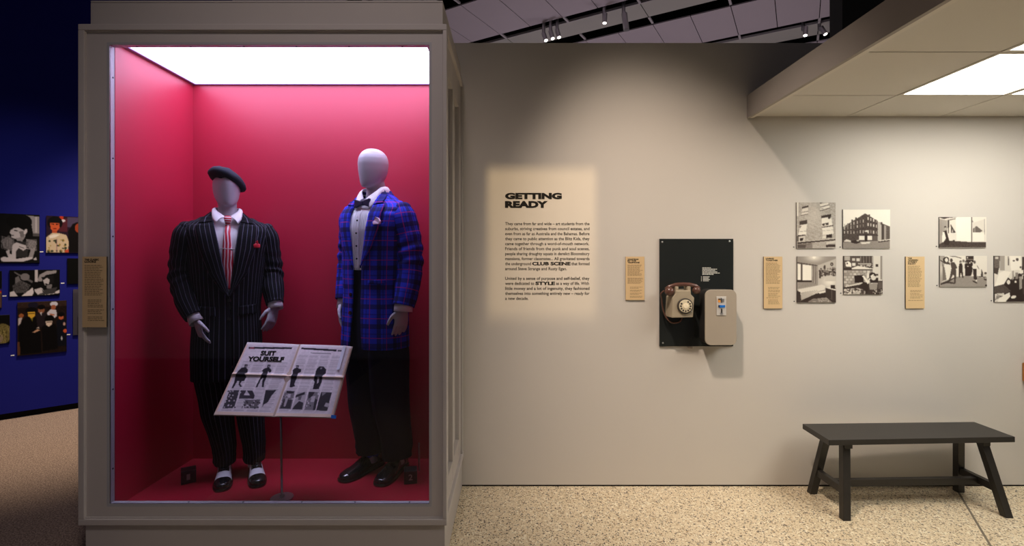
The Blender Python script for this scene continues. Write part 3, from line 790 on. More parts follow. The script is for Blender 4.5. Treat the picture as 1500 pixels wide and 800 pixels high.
# silk handkerchief
def hanky(parent, p, m, pts, d=.012):
    b = B(); p = Vector(p); n = len(pts)
    b.add([p+Vector((x, -d-.004*math.sin(i*2.1), z)) for i, (x, z) in enumerate(pts)]+[p+Vector((x*.9, .004, z*.9)) for x, z in pts],
          [tuple(range(n)), tuple(range(2*n-1, n-1, -1))]+[(i, i+n, (i+1) % n+n, (i+1) % n) for i in range(n)])
    return b.build('pocket_square', m, parent, local=True, bevel=.003)
hanky(m1, T1.front(.158, 1.302, .006), 'red_silk', [(-.026, -.016), (.024, -.014), (.026, .004), (.014, .010), (.010, .030), (-.004, .014), (-.016, .016), (-.028, .004)])
# beret: slumped disc, band and stalk, tilted down to the right
br = B(); n = 40
prof = [(.074, -.010), (.080, -.002), (.098, .000), (.112, .012), (.114, .026), (.104, .042), (.080, .056), (.045, .064), (.004, .066)]
vs = []
for r, hh in prof:
    for k in range(n):
        a = 2*PI*k/n; w = 1+.03*math.sin(3*a+1)+.03*noise.noise(Vector((math.cos(a)*2, math.sin(a)*2, hh*20)))
        sag = -.020*max(0, math.cos(a))*(r/.11)**2
        vs.append((r*math.cos(a)*w, r*math.sin(a)*w*1.02, hh+sag+.006*noise.noise(Vector((math.cos(a)*2+4, math.sin(a)*2, r*20)))))
br.add(vs, [(i*n+k, i*n+(k+1) % n, (i+1)*n+(k+1) % n, (i+1)*n+k) for i in range(len(prof)-1) for k in range(n)]+[tuple((len(prof)-1)*n+k for k in range(n))])
be = br.build('beret', 'beret_felt', m1, smooth=True, local=True)
MB_ = Matrix.Translation((-.008, 0, zl(269)+.003)) @ Matrix.Rotation(math.radians(17), 4, 'Y') @ Matrix.Rotation(math.radians(-10), 4, 'X')
be.data.transform(MB_)
md = be.modifiers.new('t', 'SOLIDIFY'); md.thickness = .004
st = B().tube([(0, 0, .064), (.004, 0, .076)], [.004, .003], 8).build('stalk', 'beret_felt', be, local=True); st.data.transform(MB_)

# ---------------------------------------------------------------- second figure: blue tartan jacket, bow tie
TH = math.radians(-29)
m2 = thing('mannequin', ((549-750)/S, 2.80, IZ), 'faceless mannequin in long blue plaid jacket, white shirt and bow tie', 'mannequin', rz=TH)
T2 = Torso([(zl(506), .205, .140, .0), (zl(470), .202, .138, .0), (zl(425), .192, .130, .0), (zl(370), .204, .136, .0), (zl(335), .214, .140, .0), (zl(315), .224, .128, .005), (zl(308), .232, .112, .01), (zl(302), .214, .100, .012), (zl(296), .160, .088, .015), (zl(289), .112, .078, .018), (zl(283), .082, .072, .02), (zl(276), .072, .066, .02)])
zs_ = [zl(506), zl(440), zl(392), zl(360), zl(332), zl(300), zl(286), zl(276)]
wl2 = lambda z: np.interp(z, zs_, [.058, .034, .030, .050, .066, .074, .076, .066])
wr2 = lambda z: np.interp(z, zs_, [.040, .024, .030, .056, .072, .078, .078, .066])
jk2 = jacket_body(m2, 'plaid', T2, wl2, wr2, zl(506), zl(277), .005)
sh2 = shirt_body(m2, T2, zl(392), 1.565, .014)
# pleated shirt front with a fine dark-edged frill
for k in range(7):
    x = -.039+.013*k
    G = [[TS_ for TS_ in (T2.front(x-.004, z, -.011), T2.front(x, z, -.006), T2.front(x+.004, z, -.011))] for z in np.linspace(zl(395), zl(312), 14)]
    grid_obj('pleat', 'shirt_white', sh2, G, [[(0, 0)]*3 for _ in G])
fr_ = [T2.front(.004+.0012*math.sin(i*1.9), z, -.002) for i, z in enumerate(np.linspace(zl(392), zl(310), 40))]
B().tube(fr_, .0026, 6).build('frill', 'shirt_white', sh2, smooth=True, local=True)
for k in range(4):
    p = T2.front(-.006, zl(325+k*18), -.002); B().lathe([(.005, .002), (.005, -.002)], p, 'y', 10).build('stud', 'ink', sh2, local=True)
zt = zl
lapel('lapel', 'plaid', jk2, T2, [(zt(304), -.075, zt(303), -.150), (zt(312), -.074, zt(311), -.155), (zt(335), -.066, zt(337), -.146), (zt(362), -.050, zt(364), -.105), (zt(392), -.030, zt(390), -.036)])
lapel('lapel', 'plaid', jk2, T2, [(zt(304), .078, zt(303), .150), (zt(312), .078, zt(311), .155), (zt(335), .071, zt(337), .146), (zt(362), .054, zt(364), .105), (zt(392), .030, zt(390), .036)])
lapel('jacket_collar', 'plaid', jk2, T2, [(zt(282), -.068, zt(280), -.084), (zt(290), -.077, zt(292), -.120), (zt(303), -.076, zt(301), -.134)], .008, .015)
lapel('jacket_collar', 'plaid', jk2, T2, [(zt(282), .068, zt(280), .084), (zt(290), .079, zt(292), .120), (zt(303), .079, zt(301), .134)], .008, .015)
lapel('pocket_welt', 'plaid', jk2, T2, [(zt(409), .075, zt(408), .165), (zt(414), .075, zt(413), .165)], .003, .006)
lapel('pocket_welt', 'plaid', jk2, T2, [(zt(331), .100, zt(330), .165), (zt(336), .100, zt(335), .165)], .003, .006)
for z in (zt(430), zt(456)):
    p = T2.front(-.05, z, .006); B().lathe([(.011, .002), (.011, -.002), (.007, -.004)], p, 'y', 12).build('button', 'shoe_black', jk2, local=True)
A2 = ([(-.205, .01, 1.47), (-.236, .03, 1.23), (-.222, -.03, .975)], [(.205, .01, 1.47), (.236, .03, 1.23), (.236, -.035, .962)])
sleeve(m2, 'plaid', [(-.170, .012, 1.530), (-.182, .012, 1.506), (-.198, .015, 1.445), (-.228, .03, 1.27), (-.232, .01, 1.11), (-.222, -.024, .985)], [(.022, .03), (.050, .064), (.068, .080), (.066, .074), (.061, .064), (.050, .054)], .004, 2)
sleeve(m2, 'plaid', [(.170, .012, 1.530), (.182, .012, 1.506), (.198, .015, 1.445), (.230, .03, 1.27), (.238, .01, 1.11), (.236, -.028, .972)], [(.022, .03), (.050, .064), (.068, .080), (.069, .076), (.066, .070), (.058, .062)], .004, 8)
cuff(m2, (-.222, -.026, .98), (0, -.15, -1), .038, .038, .045)
cuff(m2, (.236, -.03, .965), (.0, -.12, -1), .050, .050, .024)
body_mesh(m2, dict(chin=zl(276), head=(.225, .080, .092, -.018, -.05, .0), neck=zl(281), arms=A2,
    hands=[((.05, -.1, -1), (.2, -1, .0), (1, .2, 0), 1, .30), ((-.05, -.12, -1), (-.45, -1, 0), (-1, .4, 0), 1, .28)],
    legs=[((-.08, .02, .80), (-.085, .02, .45), (-.075, .04, .08)), ((.08, .02, .80), (.085, .03, .45), (.08, .10, .08))]))
trousers(m2, 'trouser_navy', [[(-.078, .050, .105, .076, .095), (-.076, .04, .2, .082, .10), (-.085, .025, .42, .100, .115), (-.092, .01, .70, .108, .125), (-.09, .01, .86, .10, .12)],
    [(.080, .095, .085, .074, .090), (.081, .085, .2, .080, .10), (.085, .035, .42, .098, .115), (.090, .01, .70, .106, .125), (.09, .01, .86, .10, .12)]],
    [(0, .006, .60, .10, .09), (0, .006, .70, .17, .112), (0, .006, .82, .182, .118), (0, .006, 1.10, .168, .112), (0, .006, 1.195, .172, .118)])
shoe(m2, -.083, .034, -.02, False); shoe(m2, .078, .090, .256, False)
B().tube([(-.08, .045, .07), (-.08, .045, .115)], [(.040, .044), (.046, .05)], 18).build('sock', 'sock_blue', m2, smooth=True, local=True)
collar_wing(m2, -1, 1.632, 1.562, 1.500, .052); collar_wing(m2, 1, 1.632, 1.562, 1.500, .062)
bp_ = T2.front(0, zl(300), .010)+Vector((0, -.004, 0))
bt = B()
for sg in (-1, 1):
    bt.add([bp_+Vector((sg*x, y, z)) for y in (-.010, .008) for x, z in ((0, .009), (.028, .017), (.056, .024), (.052, 0), (.057, -.024), (.028, -.015), (0, -.009))],
           [tuple(range(7)), tuple(range(13, 6, -1))]+[(i, i+7, (i+1) % 7+7, (i+1) % 7) for i in range(7)])
bo = bt.build('bow_tie', 'navy_bow', m2, bevel=.003, local=True)
B().box(bp_.x-.011, bp_.x+.011, bp_.y-.015, bp_.y+.01, bp_.z-.012, bp_.z+.012).build('bow_knot', 'navy_bow', bo, bevel=.004, local=True)
hanky(m2, T2.front(.128, zl(329), .008), 'pale_silk', [(-.040, -.012), (.034, -.010), (.038, .006), (.026, .024), (.008, .030), (-.012, .018), (-.030, .008)])
# mannequin support rod behind the right foot
B().tube([(.19, .155, 0), (.19, .155, .16)], .006, 10).build('support_rod', 'metal_grey', m2, local=True)
# ================================================================== FLAT PRINTS: painted as vertex colours on a fine grid
def sep(g):
    d, l_ = np.array([34, 24, 21])/255, np.array([244, 238, 224])/255
    return tuple(d+(l_-d)*g)
def neut(g): return (g*.93, g*.90, g*.92)
class Print:
    def __init__(s, bounds, w, h, tone=sep, base=.5, seed=1):
        s.b = bounds; s.w, s.h = w, h; s.tone = tone
        x0, y0, x1, y1 = bounds
        X, Y = np.meshgrid(np.linspace(x0, x1, w), np.linspace(y0, y1, h)); s.X, s.Y = X, Y
        s.img = np.zeros((h, w, 3)); s.rng = np.random.default_rng(seed); s.fill(base)
    def c(s, g): return np.array(g if isinstance(g, tuple) else s.tone(g))
    def fill(s, g): s.img[:] = s.c(g); return s
    def grad(s, g0, g1, axis=1):
        t = np.linspace(0, 1, s.h if axis else s.w); t = t[:, None, None] if axis else t[None, :, None]
        s.img[:] = s.c(g0)*(1-t)+s.c(g1)*t; return s
    def mask(s, pts):
        m = np.zeros(s.X.shape, bool); n = len(pts)
        for i in range(n):
            (xa, ya), (xb, yb) = pts[i], pts[(i+1) % n]
            if ya == yb: continue
            m ^= ((ya > s.Y) != (yb > s.Y)) & (s.X < (xb-xa)*(s.Y-ya)/(yb-ya)+xa)
        return m
    def p(s, g, *xy, grain=0):
        m = s.mask(list(zip(xy[::2], xy[1::2]))); s.img[m] = s.c(g)
        if grain: s.img[m] += (s.rng.random((m.sum(), 1))-.5)*grain
        return s
    def r(s, g, x0, y0, x1, y1, grain=0): return s.p(g, x0, y0, x1, y0, x1, y1, x0, y1, grain=grain)
    def e(s, g, cx, cy, rx, ry, rot=0):
        dx, dy = s.X-cx, s.Y-cy; c_, s_ = math.cos(rot), math.sin(rot)
        s.img[((dx*c_+dy*s_)/rx)**2+((-dx*s_+dy*c_)/ry)**2 < 1] = s.c(g); return s
    def glow(s, g, cx, cy, rx, ry, k=1):
        w = np.exp(-((s.X-cx)/rx)**2-((s.Y-cy)/ry)**2)[..., None]*k; s.img = s.img*(1-w)+s.c(g)*w; return s
    def l(s, g, w, *xy):
        for i in range(0, len(xy)-2, 2):
            xa, ya, xb, yb = xy[i:i+4]; L2 = (xb-xa)**2+(yb-ya)**2+1e-9
            t = np.clip(((s.X-xa)*(xb-xa)+(s.Y-ya)*(yb-ya))/L2, 0, 1)
            s.img[(s.X-xa-t*(xb-xa))**2+(s.Y-ya-t*(yb-ya))**2 < (w/2)**2] = s.c(g)
        return s
    def speck(s, g, n, x0, y0, x1, y1, r0, r1):
        for _ in range(n): s.e(g, s.rng.uniform(x0, x1), s.rng.uniform(y0, y1), s.rng.uniform(r0, r1), s.rng.uniform(r0, r1))
        return s
    def grain(s, amp, cell=1):
        h_, w_ = -(-s.h//cell), -(-s.w//cell); a = np.kron(s.rng.random((h_, w_))-.5, np.ones((cell, cell)))[:s.h, :s.w]
        s.img += a[..., None]*amp; return s
    def blur(s, k=1):
        for _ in range(k):
            a = np.pad(s.img, ((1, 1), (1, 1), (0, 0)), mode='edge')
            s.img = (a[:-2, 1:-1]+a[2:, 1:-1]+a[1:-1, :-2]+a[1:-1, 2:]+2*s.img)/6
        return s
    def mesh(s, name, fn):
        """fn(u, v) with u to the right and v downwards, both 0..1"""
        h_, w_ = s.h, s.w
        v = [fn(i/(w_-1), k/(h_-1)) for k in range(h_) for i in range(w_)]
        f = [(k*w_+i, (k+1)*w_+i, (k+1)*w_+i+1, k*w_+i+1) for k in range(h_-1) for i in range(w_-1)]
        me = bpy.data.meshes.new(name); me.from_pydata(v, [], f); me.update()
        im = np.clip(s.img, 0, 1); lin = np.where(im <= .04045, im/12.92, ((im+.055)/1.055)**2.4)
        ca = me.color_attributes.new('Col', 'FLOAT_COLOR', 'POINT')
        ca.data.foreach_set('color', np.concatenate([lin.reshape(-1, 3), np.ones((h_*w_, 1))], 1).astype(np.float32).ravel())
        return me

# ---- newspaper spread on its tilted stand
C_ = {k: at(*v) for k, v in dict(BL=(314, 608, 2.46), BR=(487, 612, 2.46), TL=(363, 502, 2.62), TR=(515, 507.5, 2.62)).items()}
NN = (C_['BR']-C_['BL']).cross(C_['TL']-C_['BL']).normalized()
def sheet(u, v, off=0):
    p = (C_['TL']*(1-u)+C_['TR']*u)*(1-v)+(C_['BL']*(1-u)+C_['BR']*u)*v
    k = .006*abs(math.sin(PI*(u-.5)))**.5-.004*math.exp(-((u-.5)/.03)**2)
    k += .006*math.exp(-((v-.455)/.02)**2)+.002*noise.noise(Vector((u*4, v*4, 0)))
    if u > .93: k -= .01*((u-.93)/.07)**2
    return p+NN*(k+off)
nw = thing('newspaper', sheet(.5, 1), 'yellowed newspaper spread headed with a bold headline on a tilted stand', 'newspaper')
# painted in pixels of a 1415 x 800 enlargement; corners of the sheet there
qc = [(395, 70), (1325, 110), (1135, 752), (82, 728)]
def inv_uv():
    pass
pw, ph = 340, 215
pr = Print((0, 0, 1, 1), pw, ph, tone=lambda g: (.16+.80*g, .15+.77*g, .17+.76*g), base=.92, seed=4)
# paper-space coordinates: bilinear inverse of the outline above, solved once per point
def UVp(x, y):
    u, v = .5, .5
    for _ in range(12):
        P0 = np.array(qc[0])*(1-u)*(1-v)+np.array(qc[1])*u*(1-v)+np.array(qc[2])*u*v+np.array(qc[3])*(1-u)*v
        du = (np.array(qc[1])-np.array(qc[0]))*(1-v)+(np.array(qc[2])-np.array(qc[3]))*v
        dv = (np.array(qc[3])-np.array(qc[0]))*(1-u)+(np.array(qc[2])-np.array(qc[1]))*u
        s_ = np.linalg.solve(np.stack([du, dv], 1), np.array([x, y])-P0); u += s_[0]; v += s_[1]
    return u, v
def pp(g, *xy):
    q = []
    for i in range(0, len(xy), 2): q += list(UVp(xy[i], xy[i+1]))
    pr.p(g, *q)
pr.grain(.05, 6)
PB = (.92, .80, .70)
pr.r(PB, 0, 0, .012, 1); pr.r(PB, .985, 0, 1, 1); pr.r((.94, .85, .78), .487, 0, .512, 1); pr.r((.95, .86, .77), 0, .955, 1, 1); pr.r((.96, .93, .93), 0, 0, 1, .03)
pr.r((.90, .80, .70), 0, .435, 1, .462); pr.r((.62, .54, .50), 0, .462, 1, .470)
for x0, x1 in ((.045, .475), (.53, .95)):            # columns of small type
    nc = 4
    for k in range(nc):
        a0 = x0+(x1-x0)*k/nc; a1 = a0+(x1-x0)/nc-.012
        for yy in np.arange(.27 if x0 < .5 else .15, .945, .017):
            pr.r(.70, a0, yy, a0+(a1-a0)*random.uniform(.8, 1), yy+.007)
pp(0, 408, 116, 792, 118, 786, 134, 404, 132); pp((.55, .25, .30), 418, 117, 460, 118, 455, 132, 414, 131)
pp(0, 876, 121, 1193, 143, 1190, 160, 872, 136); pp(.3, 1203, 145, 1240, 148, 1236, 163, 1200, 160)
pp(.55, 960, 168, 1140, 178, 1139, 187, 958, 177)
D = .04
# four standing figures
pp(D, 365, 280, 392, 280, 388, 300, 378, 312, 392, 330, 385, 355, 365, 365, 375, 395, 355, 430, 335, 432, 318, 455, 335, 482, 320, 486, 305, 462, 312, 430, 295, 430, 258, 494, 243, 494, 265, 445, 275, 400, 300, 345, 335, 312, 362, 308)
pp(.55, 372, 290, 386, 290, 382, 308, 370, 308)
pp(D, 568, 282, 594, 282, 590, 300, 582, 312, 600, 330, 596, 352, 580, 356, 570, 338, 560, 390, 535, 440, 528, 488, 512, 486, 518, 430, 528, 400, 505, 420, 470, 490, 455, 488, 490, 420, 515, 375, 525, 345, 512, 345, 530, 322, 562, 310)
pp(.55, 572, 292, 588, 292, 584, 306, 572, 306)
pp(D, 822, 288, 846, 288, 846, 305, 838, 316, 868, 325, 862, 350, 838, 360, 826, 400, 808, 440, 800, 466, 808, 478, 772, 490, 758, 486, 766, 440, 772, 400, 790, 350, 786, 335, 800, 318, 822, 312)
pp(.55, 824, 296, 842, 296, 840, 312, 824, 310)
pp(D, 1030, 302, 1068, 302, 1092, 330, 1085, 365, 1060, 385, 1048, 440, 1020, 505, 966, 508, 985, 440, 975, 425, 990, 385, 998, 345, 1010, 320)
pp(.8, 1012, 400, 1030, 400, 1018, 450, 1004, 460); pp(.55, 1040, 312, 1058, 312, 1052, 325, 1036, 325)
# row of small pictures
pp(.15, 226, 515, 312, 515, 262, 672, 160, 672); pp(.15, 322, 516, 372, 516, 350, 560, 440, 560, 440, 588, 306, 588); pp(.12, 380, 518, 428, 518, 446, 560, 440, 585, 420, 585)
pp(.35, 352, 598, 496, 598, 468, 672, 330, 672); pp(.1, 545, 513, 638, 513, 608, 548, 596, 560, 560, 620, 524, 640, 510, 668)
pp(.45, 714, 518, 806, 522, 768, 680, 658, 676); pp(.72, 832, 530, 912, 530, 876, 686, 772, 684); pp(.45, 930, 530, 1028, 532, 985, 690, 886, 688); pp(.12, 1040, 534, 1136, 536, 1092, 696, 994, 690)
rr = random.Random(3)
for (xa, ya, xb, yb, n_) in ((180, 520, 300, 668, 34), (340, 602, 488, 670, 26), (680, 525, 790, 672, 18), (905, 540, 1010, 680, 14)):
    for _ in range(n_):
        x, y = rr.uniform(xa, xb), rr.uniform(ya, yb); x -= (y-(ya+yb)/2)*.35; pp(rr.choice((.8, .1, .9)), x, y-7, x+9, y, x+3, y+9, x-8, y+3)
pp(.1, 730, 520, 800, 522, 796, 540, 760, 545, 726, 536); pp(.8, 742, 545, 770, 545, 762, 580, 738, 578); pp(.15, 700, 590, 778, 600, 762, 676, 668, 674); pp(.7, 722, 580, 745, 584, 715, 660, 700, 655)
pp(.1, 815, 556, 895, 530, 893, 552, 808, 580); pp(.35, 838, 570, 868, 565, 856, 600, 832, 600); pp(.12, 842, 610, 880, 625, 868, 684, 778, 682, 800, 650)
pp(.1, 930, 530, 985, 532, 960, 570, 925, 590); pp(.75, 955, 570, 990, 565, 978, 620, 945, 620); pp(.1, 985, 590, 1008, 600, 985, 690, 965, 688)
pp(.75, 1082, 625, 1112, 630, 1098, 665, 1064, 655); pp(.5, 1048, 538, 1090, 536, 1050, 568)
pr.blur(1)
me = pr.mesh('printed_sheet', lambda u, v: sheet(u, v))
for p in me.polygons: p.use_smooth = True
o = link('printed_sheet', me, 'photo_print', nw); o.modifiers.new('t', 'SOLIDIFY').thickness = .0012
def sheet_text(s, x0, y0, x1, y1, parent):
    """text whose box corners are given in the enlargement's pixels: baseline left, baseline right, cap height"""
    vv, f = text_fit(s, 0, 1, 0, 1, .05, .25)
    ax, ay = x0; bx, by = y0; cap = x1; sl = y1
    vs = []
    for a_, b_ in vv:
        X = ax+(bx-ax)*a_-sl*b_*0; Y = ay+(by-ay)*a_-cap*b_
        vs.append(sheet(*UVp(X, Y), off=.0014))
    B().add(vs, f).build('headline', 'ink', parent)
sheet_text('SUIT', (508, 194), (652, 196), 40, 0, nw)
sheet_text('YOURSELF', (402, 248), (722, 252), 40, 0, nw)
# second sheet underneath, its corners peeping out
b = B(); n_ = 14
gr = [[sheet(u*1.01-.004, v*1.012-.004, -.004) for u in np.linspace(0, 1, n_)] for v in np.linspace(0, 1, n_)]
mat('old_paper', (.56, .43, .34), .8)
b.add([p for r in gr for p in r], [(k*n_+i, (k+1)*n_+i, (k+1)*n_+i+1, k*n_+i+1) for k in range(n_-1) for i in range(n_-1)])
b.build('under_sheet', 'old_paper', nw)
# stand
sd = thing('newspaper_stand', (at(413, 730, 2.52).x, 2.52, IZ), 'slim dark metal stand with round base holding up the newspaper', 'stand')
bs = Vector((at(413, 730, 2.52).x, 2.52, IZ)); tp = sheet(.52, .86, -.012)
B().lathe([(.055, 0), (.055, .005), (.012, .007), (.012, .02)], bs, n=28).build('base', 'metal_grey', sd)
mat('rod_grey', (.22, .21, .22), .35, .8)
B().tube([bs+Vector((0, 0, .01)), tp], .0055, 10).build('rod', 'rod_grey', sd, smooth=True)
pl = [sheet(u, v, -.009) for u, v in ((.02, .03), (.98, .03), (.985, .985), (.02, .985))]
pb = [p-NN*.004 for p in pl]
B().add(pl+pb, [(0, 3, 2, 1), (4, 5, 6, 7), (0, 1, 5, 4), (1, 2, 6, 5), (2, 3, 7, 6), (3, 0, 4, 7)]).build('support_plate', 'rod_grey', sd)
q = [sheet(u, v, .004) for u, v in ((.985, .965), (1.022, .965), (1.025, 1.01), (.99, 1.01))]
B().add(q+[p-NN*.004 for p in q], [(0, 3, 2, 1), (4, 5, 6, 7), (0, 1, 5, 4), (1, 2, 6, 5), (2, 3, 7, 6), (3, 0, 4, 7)]).build('clip', 'coin_blue', sd)
q = [sheet(u, v, .003) for u, v in ((.925, .0), (.952, .0), (.952, .35), (.925, .35))]
B().add(q+[p+NN*.0015 for p in q], [(0, 3, 2, 1), (4, 5, 6, 7), (0, 1, 5, 4), (1, 2, 6, 5), (2, 3, 7, 6), (3, 0, 4, 7)]).build('strap_highlight', 'plastic_highlight', sd)  # pale opaque strip paints in the highlight on the plastic strap
# numbered cubes
for px, num, lb in ((270, '1', 'small black cube marked 1 on the red floor, beside the two-tone shoes'), (599.5, '2', 'small black cube marked 2 on the red floor, right of the black shoes')):
    Y = 1.235*F/(709.5-377); c = at(px, 709.5, Y); s_ = .035
    cu = thing('number_cube', (c.x, Y+s_, IZ), lb, 'cube', 'numbered cubes in the display case', rz=math.atan2(-c.x, Y))
    B().box(-s_, s_, -s_, s_, 0, 2*s_).build('block', 'black_cube', cu, bevel=.002, local=True)
    vv, f = text_fit(num, -.009 if num == '1' else -.011, .007 if num == '1' else .011, .022, .030, .02)
    B().add([(a_, -s_-.0006, b_) for a_, b_ in vv], f).build('numeral', 'cube_print', cu, local=True)

# ================================================================== WALL TEXT AND LABELS
def wall_text_part(s, x0, x1, base, cap, parent, name, bold=.0, Y=WY-.0008, m='ink', sx=wx, sz=wz, sc=224):
    vv, f = text_fit(s, sx(x0), sx(x1), sz(base), cap/sc, bold)
    return B().add([(a_, Y, b_) for a_, b_ in vv], f).build(name, m, parent)
t4 = lambda x: 710+x/4
u4 = lambda y: 260+y/4
wt = thing('wall_text', (wx(800), WY, wz(440)), 'black lettering printed on the wall: bold heading above two paragraphs', 'wall text')
wall_text_part('GETTING', t4(119), t4(452), u4(124.5), 31/4, wt, 'heading', .065)
wall_text_part('READY', t4(119), t4(371), u4(175.5), 34/4, wt, 'heading', .065)
LN = [('They came from far and wide – art students from the', 614), ('suburbs, striving creatives from council estates, and', 614), ('even from as far as Australia and the Bahamas. Before', 614),
      ('they came to public attention as the Blitz Kids, they', 614), ('came together through a word-of-mouth network.', 612), ('Friends of friends from the punk and soul scenes,', 614),
      ('people sharing draughty squats in derelict Bloomsbury', 614), ('mansions, former classmates... All gravitated towards', 614), None, ('around Steve Strange and Rusty Egan.', 481)]
for k, q in enumerate(LN):
    bl = u4(279.5+29.3*k)
    if q: wall_text_part(q[0], t4(120), t4(q[1]), bl, 4.3, wt, 'text_line', .014)
    else:
        wall_text_part('the underground', t4(120), t4(271), bl, 4.3, wt, 'text_line', .014)
        wall_text_part('CLUB SCENE', t4(278), t4(503), bl, 4.4, wt, 'bold_words', .05)
        wall_text_part('that formed', t4(508), t4(614), bl, 4.3, wt, 'text_line', .014)
for k, q in enumerate((('United by a sense of purpose and self-belief, they', 614), None, ('little money and a lot of ingenuity, they fashioned', 614), ('themselves into something entirely new – ready for', 614), ('a new decade.', 256))):
    bl = u4(600+29.3*k)
    if q: wall_text_part(q[0], t4(120), t4(q[1]), bl, 4.3, wt, 'text_line', .014)
    else:
        wall_text_part('were dedicated to', t4(120), t4(290), bl, 4.3, wt, 'text_line', .014)
        wall_text_part('STYLE', t4(297), t4(412), bl, 4.4, wt, 'bold_words', .05)
        wall_text_part('as a way of life. With', t4(418), t4(611), bl, 4.3, wt, 'text_line', .014)

def caption(px0, px1, py0, py1, heads, blocks, label, Yw=WY, f=224, thick=.009, edge='dark_edge'):
    """tan caption card; heads: (text, width 0..1, baseline 0..1), blocks: (first, last, indent) runs of unreadable small print"""
    X = lambda p: (p-750)*(Yw-thick)/F; Z = lambda p: 1.5+(377-p)*(Yw-thick)/F
    x0, x1, z1, z0 = X(px0), X(px1), Z(py0), Z(py1)
    t = thing('caption_card', ((x0+x1)/2, Yw, z0), label, 'caption', 'tan caption cards')
    B().box(x0, x1, Yw-thick+.002, Yw-.0005, z0, z1).build('board', edge, t)
    B().box(x0, x1, Yw-thick, Yw-thick+.002, z0, z1).build('face', 'tan_label', t)
    w, hh = x1-x0, z1-z0; yy = Yw-thick-.0005
    for s_, wd, bl in heads:
        vv, ff = text_fit(s_, x0+.10*w, x0+(.10+wd)*w, z1-bl*hh, .024*hh if hh > .3 else .027*hh, .05)
        B().add([(a_, yy, b_) for a_, b_ in vv], ff).build('card_heading', 'ink', t)
    b = B(); rg = random.Random(int(px0))
    for y0, y1, ind in blocks:
        y = y0
        while y < y1:
            x = x0+w*(.10+ind); xe = x0+w*rg.uniform(.70, .92)
            while x < xe:
                ln = w*rg.uniform(.05, .15); e_ = min(x+ln, xe)
                b.add([(x, yy, z1-y*hh), (e_, yy, z1-y*hh), (e_, yy, z1-(y+.0095)*hh), (x, yy, z1-(y+.0095)*hh)], [(0, 1, 2, 3)]); x = e_+w*.022
            y += .0245
    tag(b.build('small_print', 'label_ink', t), kind='stuff')
    return t
caption(916.5, 944, 376, 439.5, [('WAITING', .58, .075), ('BY THE', .46, .11), ('TELEPHONE', .64, .15)], [(.19, .45, 0), (.49, .63, 0), (.70, .74, .13), (.77, .81, .13), (.84, .88, .13), (.91, .95, .13)], 'shortest tan caption card on the wall, left of the black telephone board')
caption(1119, 1146, 376, 452, [('LIVING', .44, .05), ('TOGETHER', .66, .085)], [(.12, .53, 0), (.59, .63, .13), (.65, .69, .13), (.71, .77, .13), (.79, .80, .03), (.83, .92, .13)], 'tan caption card between the coin box and the four photographs')
caption(1327, 1354.5, 376, 452, [('THE', .22, .045), ('WARREN', .54, .08), ('STREET', .50, .115), ('SQUAT', .42, .15)], [(.18, .59, 0), (.65, .69, .13), (.71, .75, .13), (.77, .81, .13), (.84, .85, .02)], 'tan caption card left of the three rightmost photographs')
caption(120.5, 155.5, 376, 479.5, [('THE CLASSIC', .60, .055), ('LOOKS', .48, .085)], [(.12, .55, 0), (.61, .72, .13), (.75, .82, .13), (.85, .90, .13)], 'tall dim tan caption card fixed to the left frame board of the display case', Yw=CY-.003, thick=.010)

# ================================================================== WALL PHOTOGRAPHS
def wall_photo(px0, py0, px1, py1, prt, label, dot=None):
    th = .007; Yf = WY-th
    X = lambda p: (p-750)*Yf/F; Z = lambda p: 1.5+(377-p)*Yf/F
    x0, x1, z1, z0 = X(px0), X(px1), Z(py0), Z(py1)
    t = thing('mounted_photograph', ((x0+x1)/2, WY, z0), label, 'photograph', 'photographs on the pale wall')
    B().box(x0, x1, Yf+.0006, WY-.0005, z0, z1).build('mount', 'dark_edge', t)
    link('print', prt.blur(1).mesh('print', lambda u, v: (x0+(x1-x0)*u, Yf, z1-(z1-z0)*v)), 'photo_print', t)
    B().lathe([(.004, 0), (.004, .002)], (wx(px0-4.5), WY-.0022, wz(py1-2)), 'y', 10).build('number_dot', 'dark_edge', t)
# brick facade seen from below
P = Print((75, 65, 640, 745), 92, 110, base=.66, seed=2).grain(.10, 2).grain(.05, 5)
for k in range(28): P.l(.55, 2.5, 75, 90+k*21+30, 640, 90+k*21)
P.glow(.80, 330, 250, 150, 200, .6).grain(.06)
P.r(.86, 75, 65, 100, 270).p(.2, 152, 132, 245, 108, 245, 134, 152, 158).p(.86, 156, 160, 243, 140, 240, 235, 140, 256).l(.25, 7, 150, 212, 240, 196).l(.2, 7, 135, 258, 240, 236)
P.p(.2, 412, 66, 470, 66, 412, 84).p(.9, 415, 88, 530, 68, 556, 140, 420, 190).l(.2, 10, 420, 134, 545, 100).l(.2, 9, 412, 190, 560, 145).l(.35, 6, 430, 160, 460, 150)
P.p(.15, 430, 264, 572, 236, 574, 272, 556, 305, 532, 302, 528, 282, 432, 298).p(.92, 436, 300, 526, 286, 535, 310, 560, 308, 580, 290, 595, 400, 440, 430).p(.2, 442, 382, 536, 362, 536, 396, 452, 412).e(.9, 490, 392, 8, 12).l(.2, 14, 445, 432, 600, 408)
P.p(.9, 445, 440, 600, 416, 612, 530, 590, 536, 505, 545, 452, 540).l(.6, 5, 450, 485, 605, 470).p(.1, 505, 546, 590, 530, 590, 584, 508, 590).p(.85, 455, 560, 500, 548, 500, 600, 440, 600)
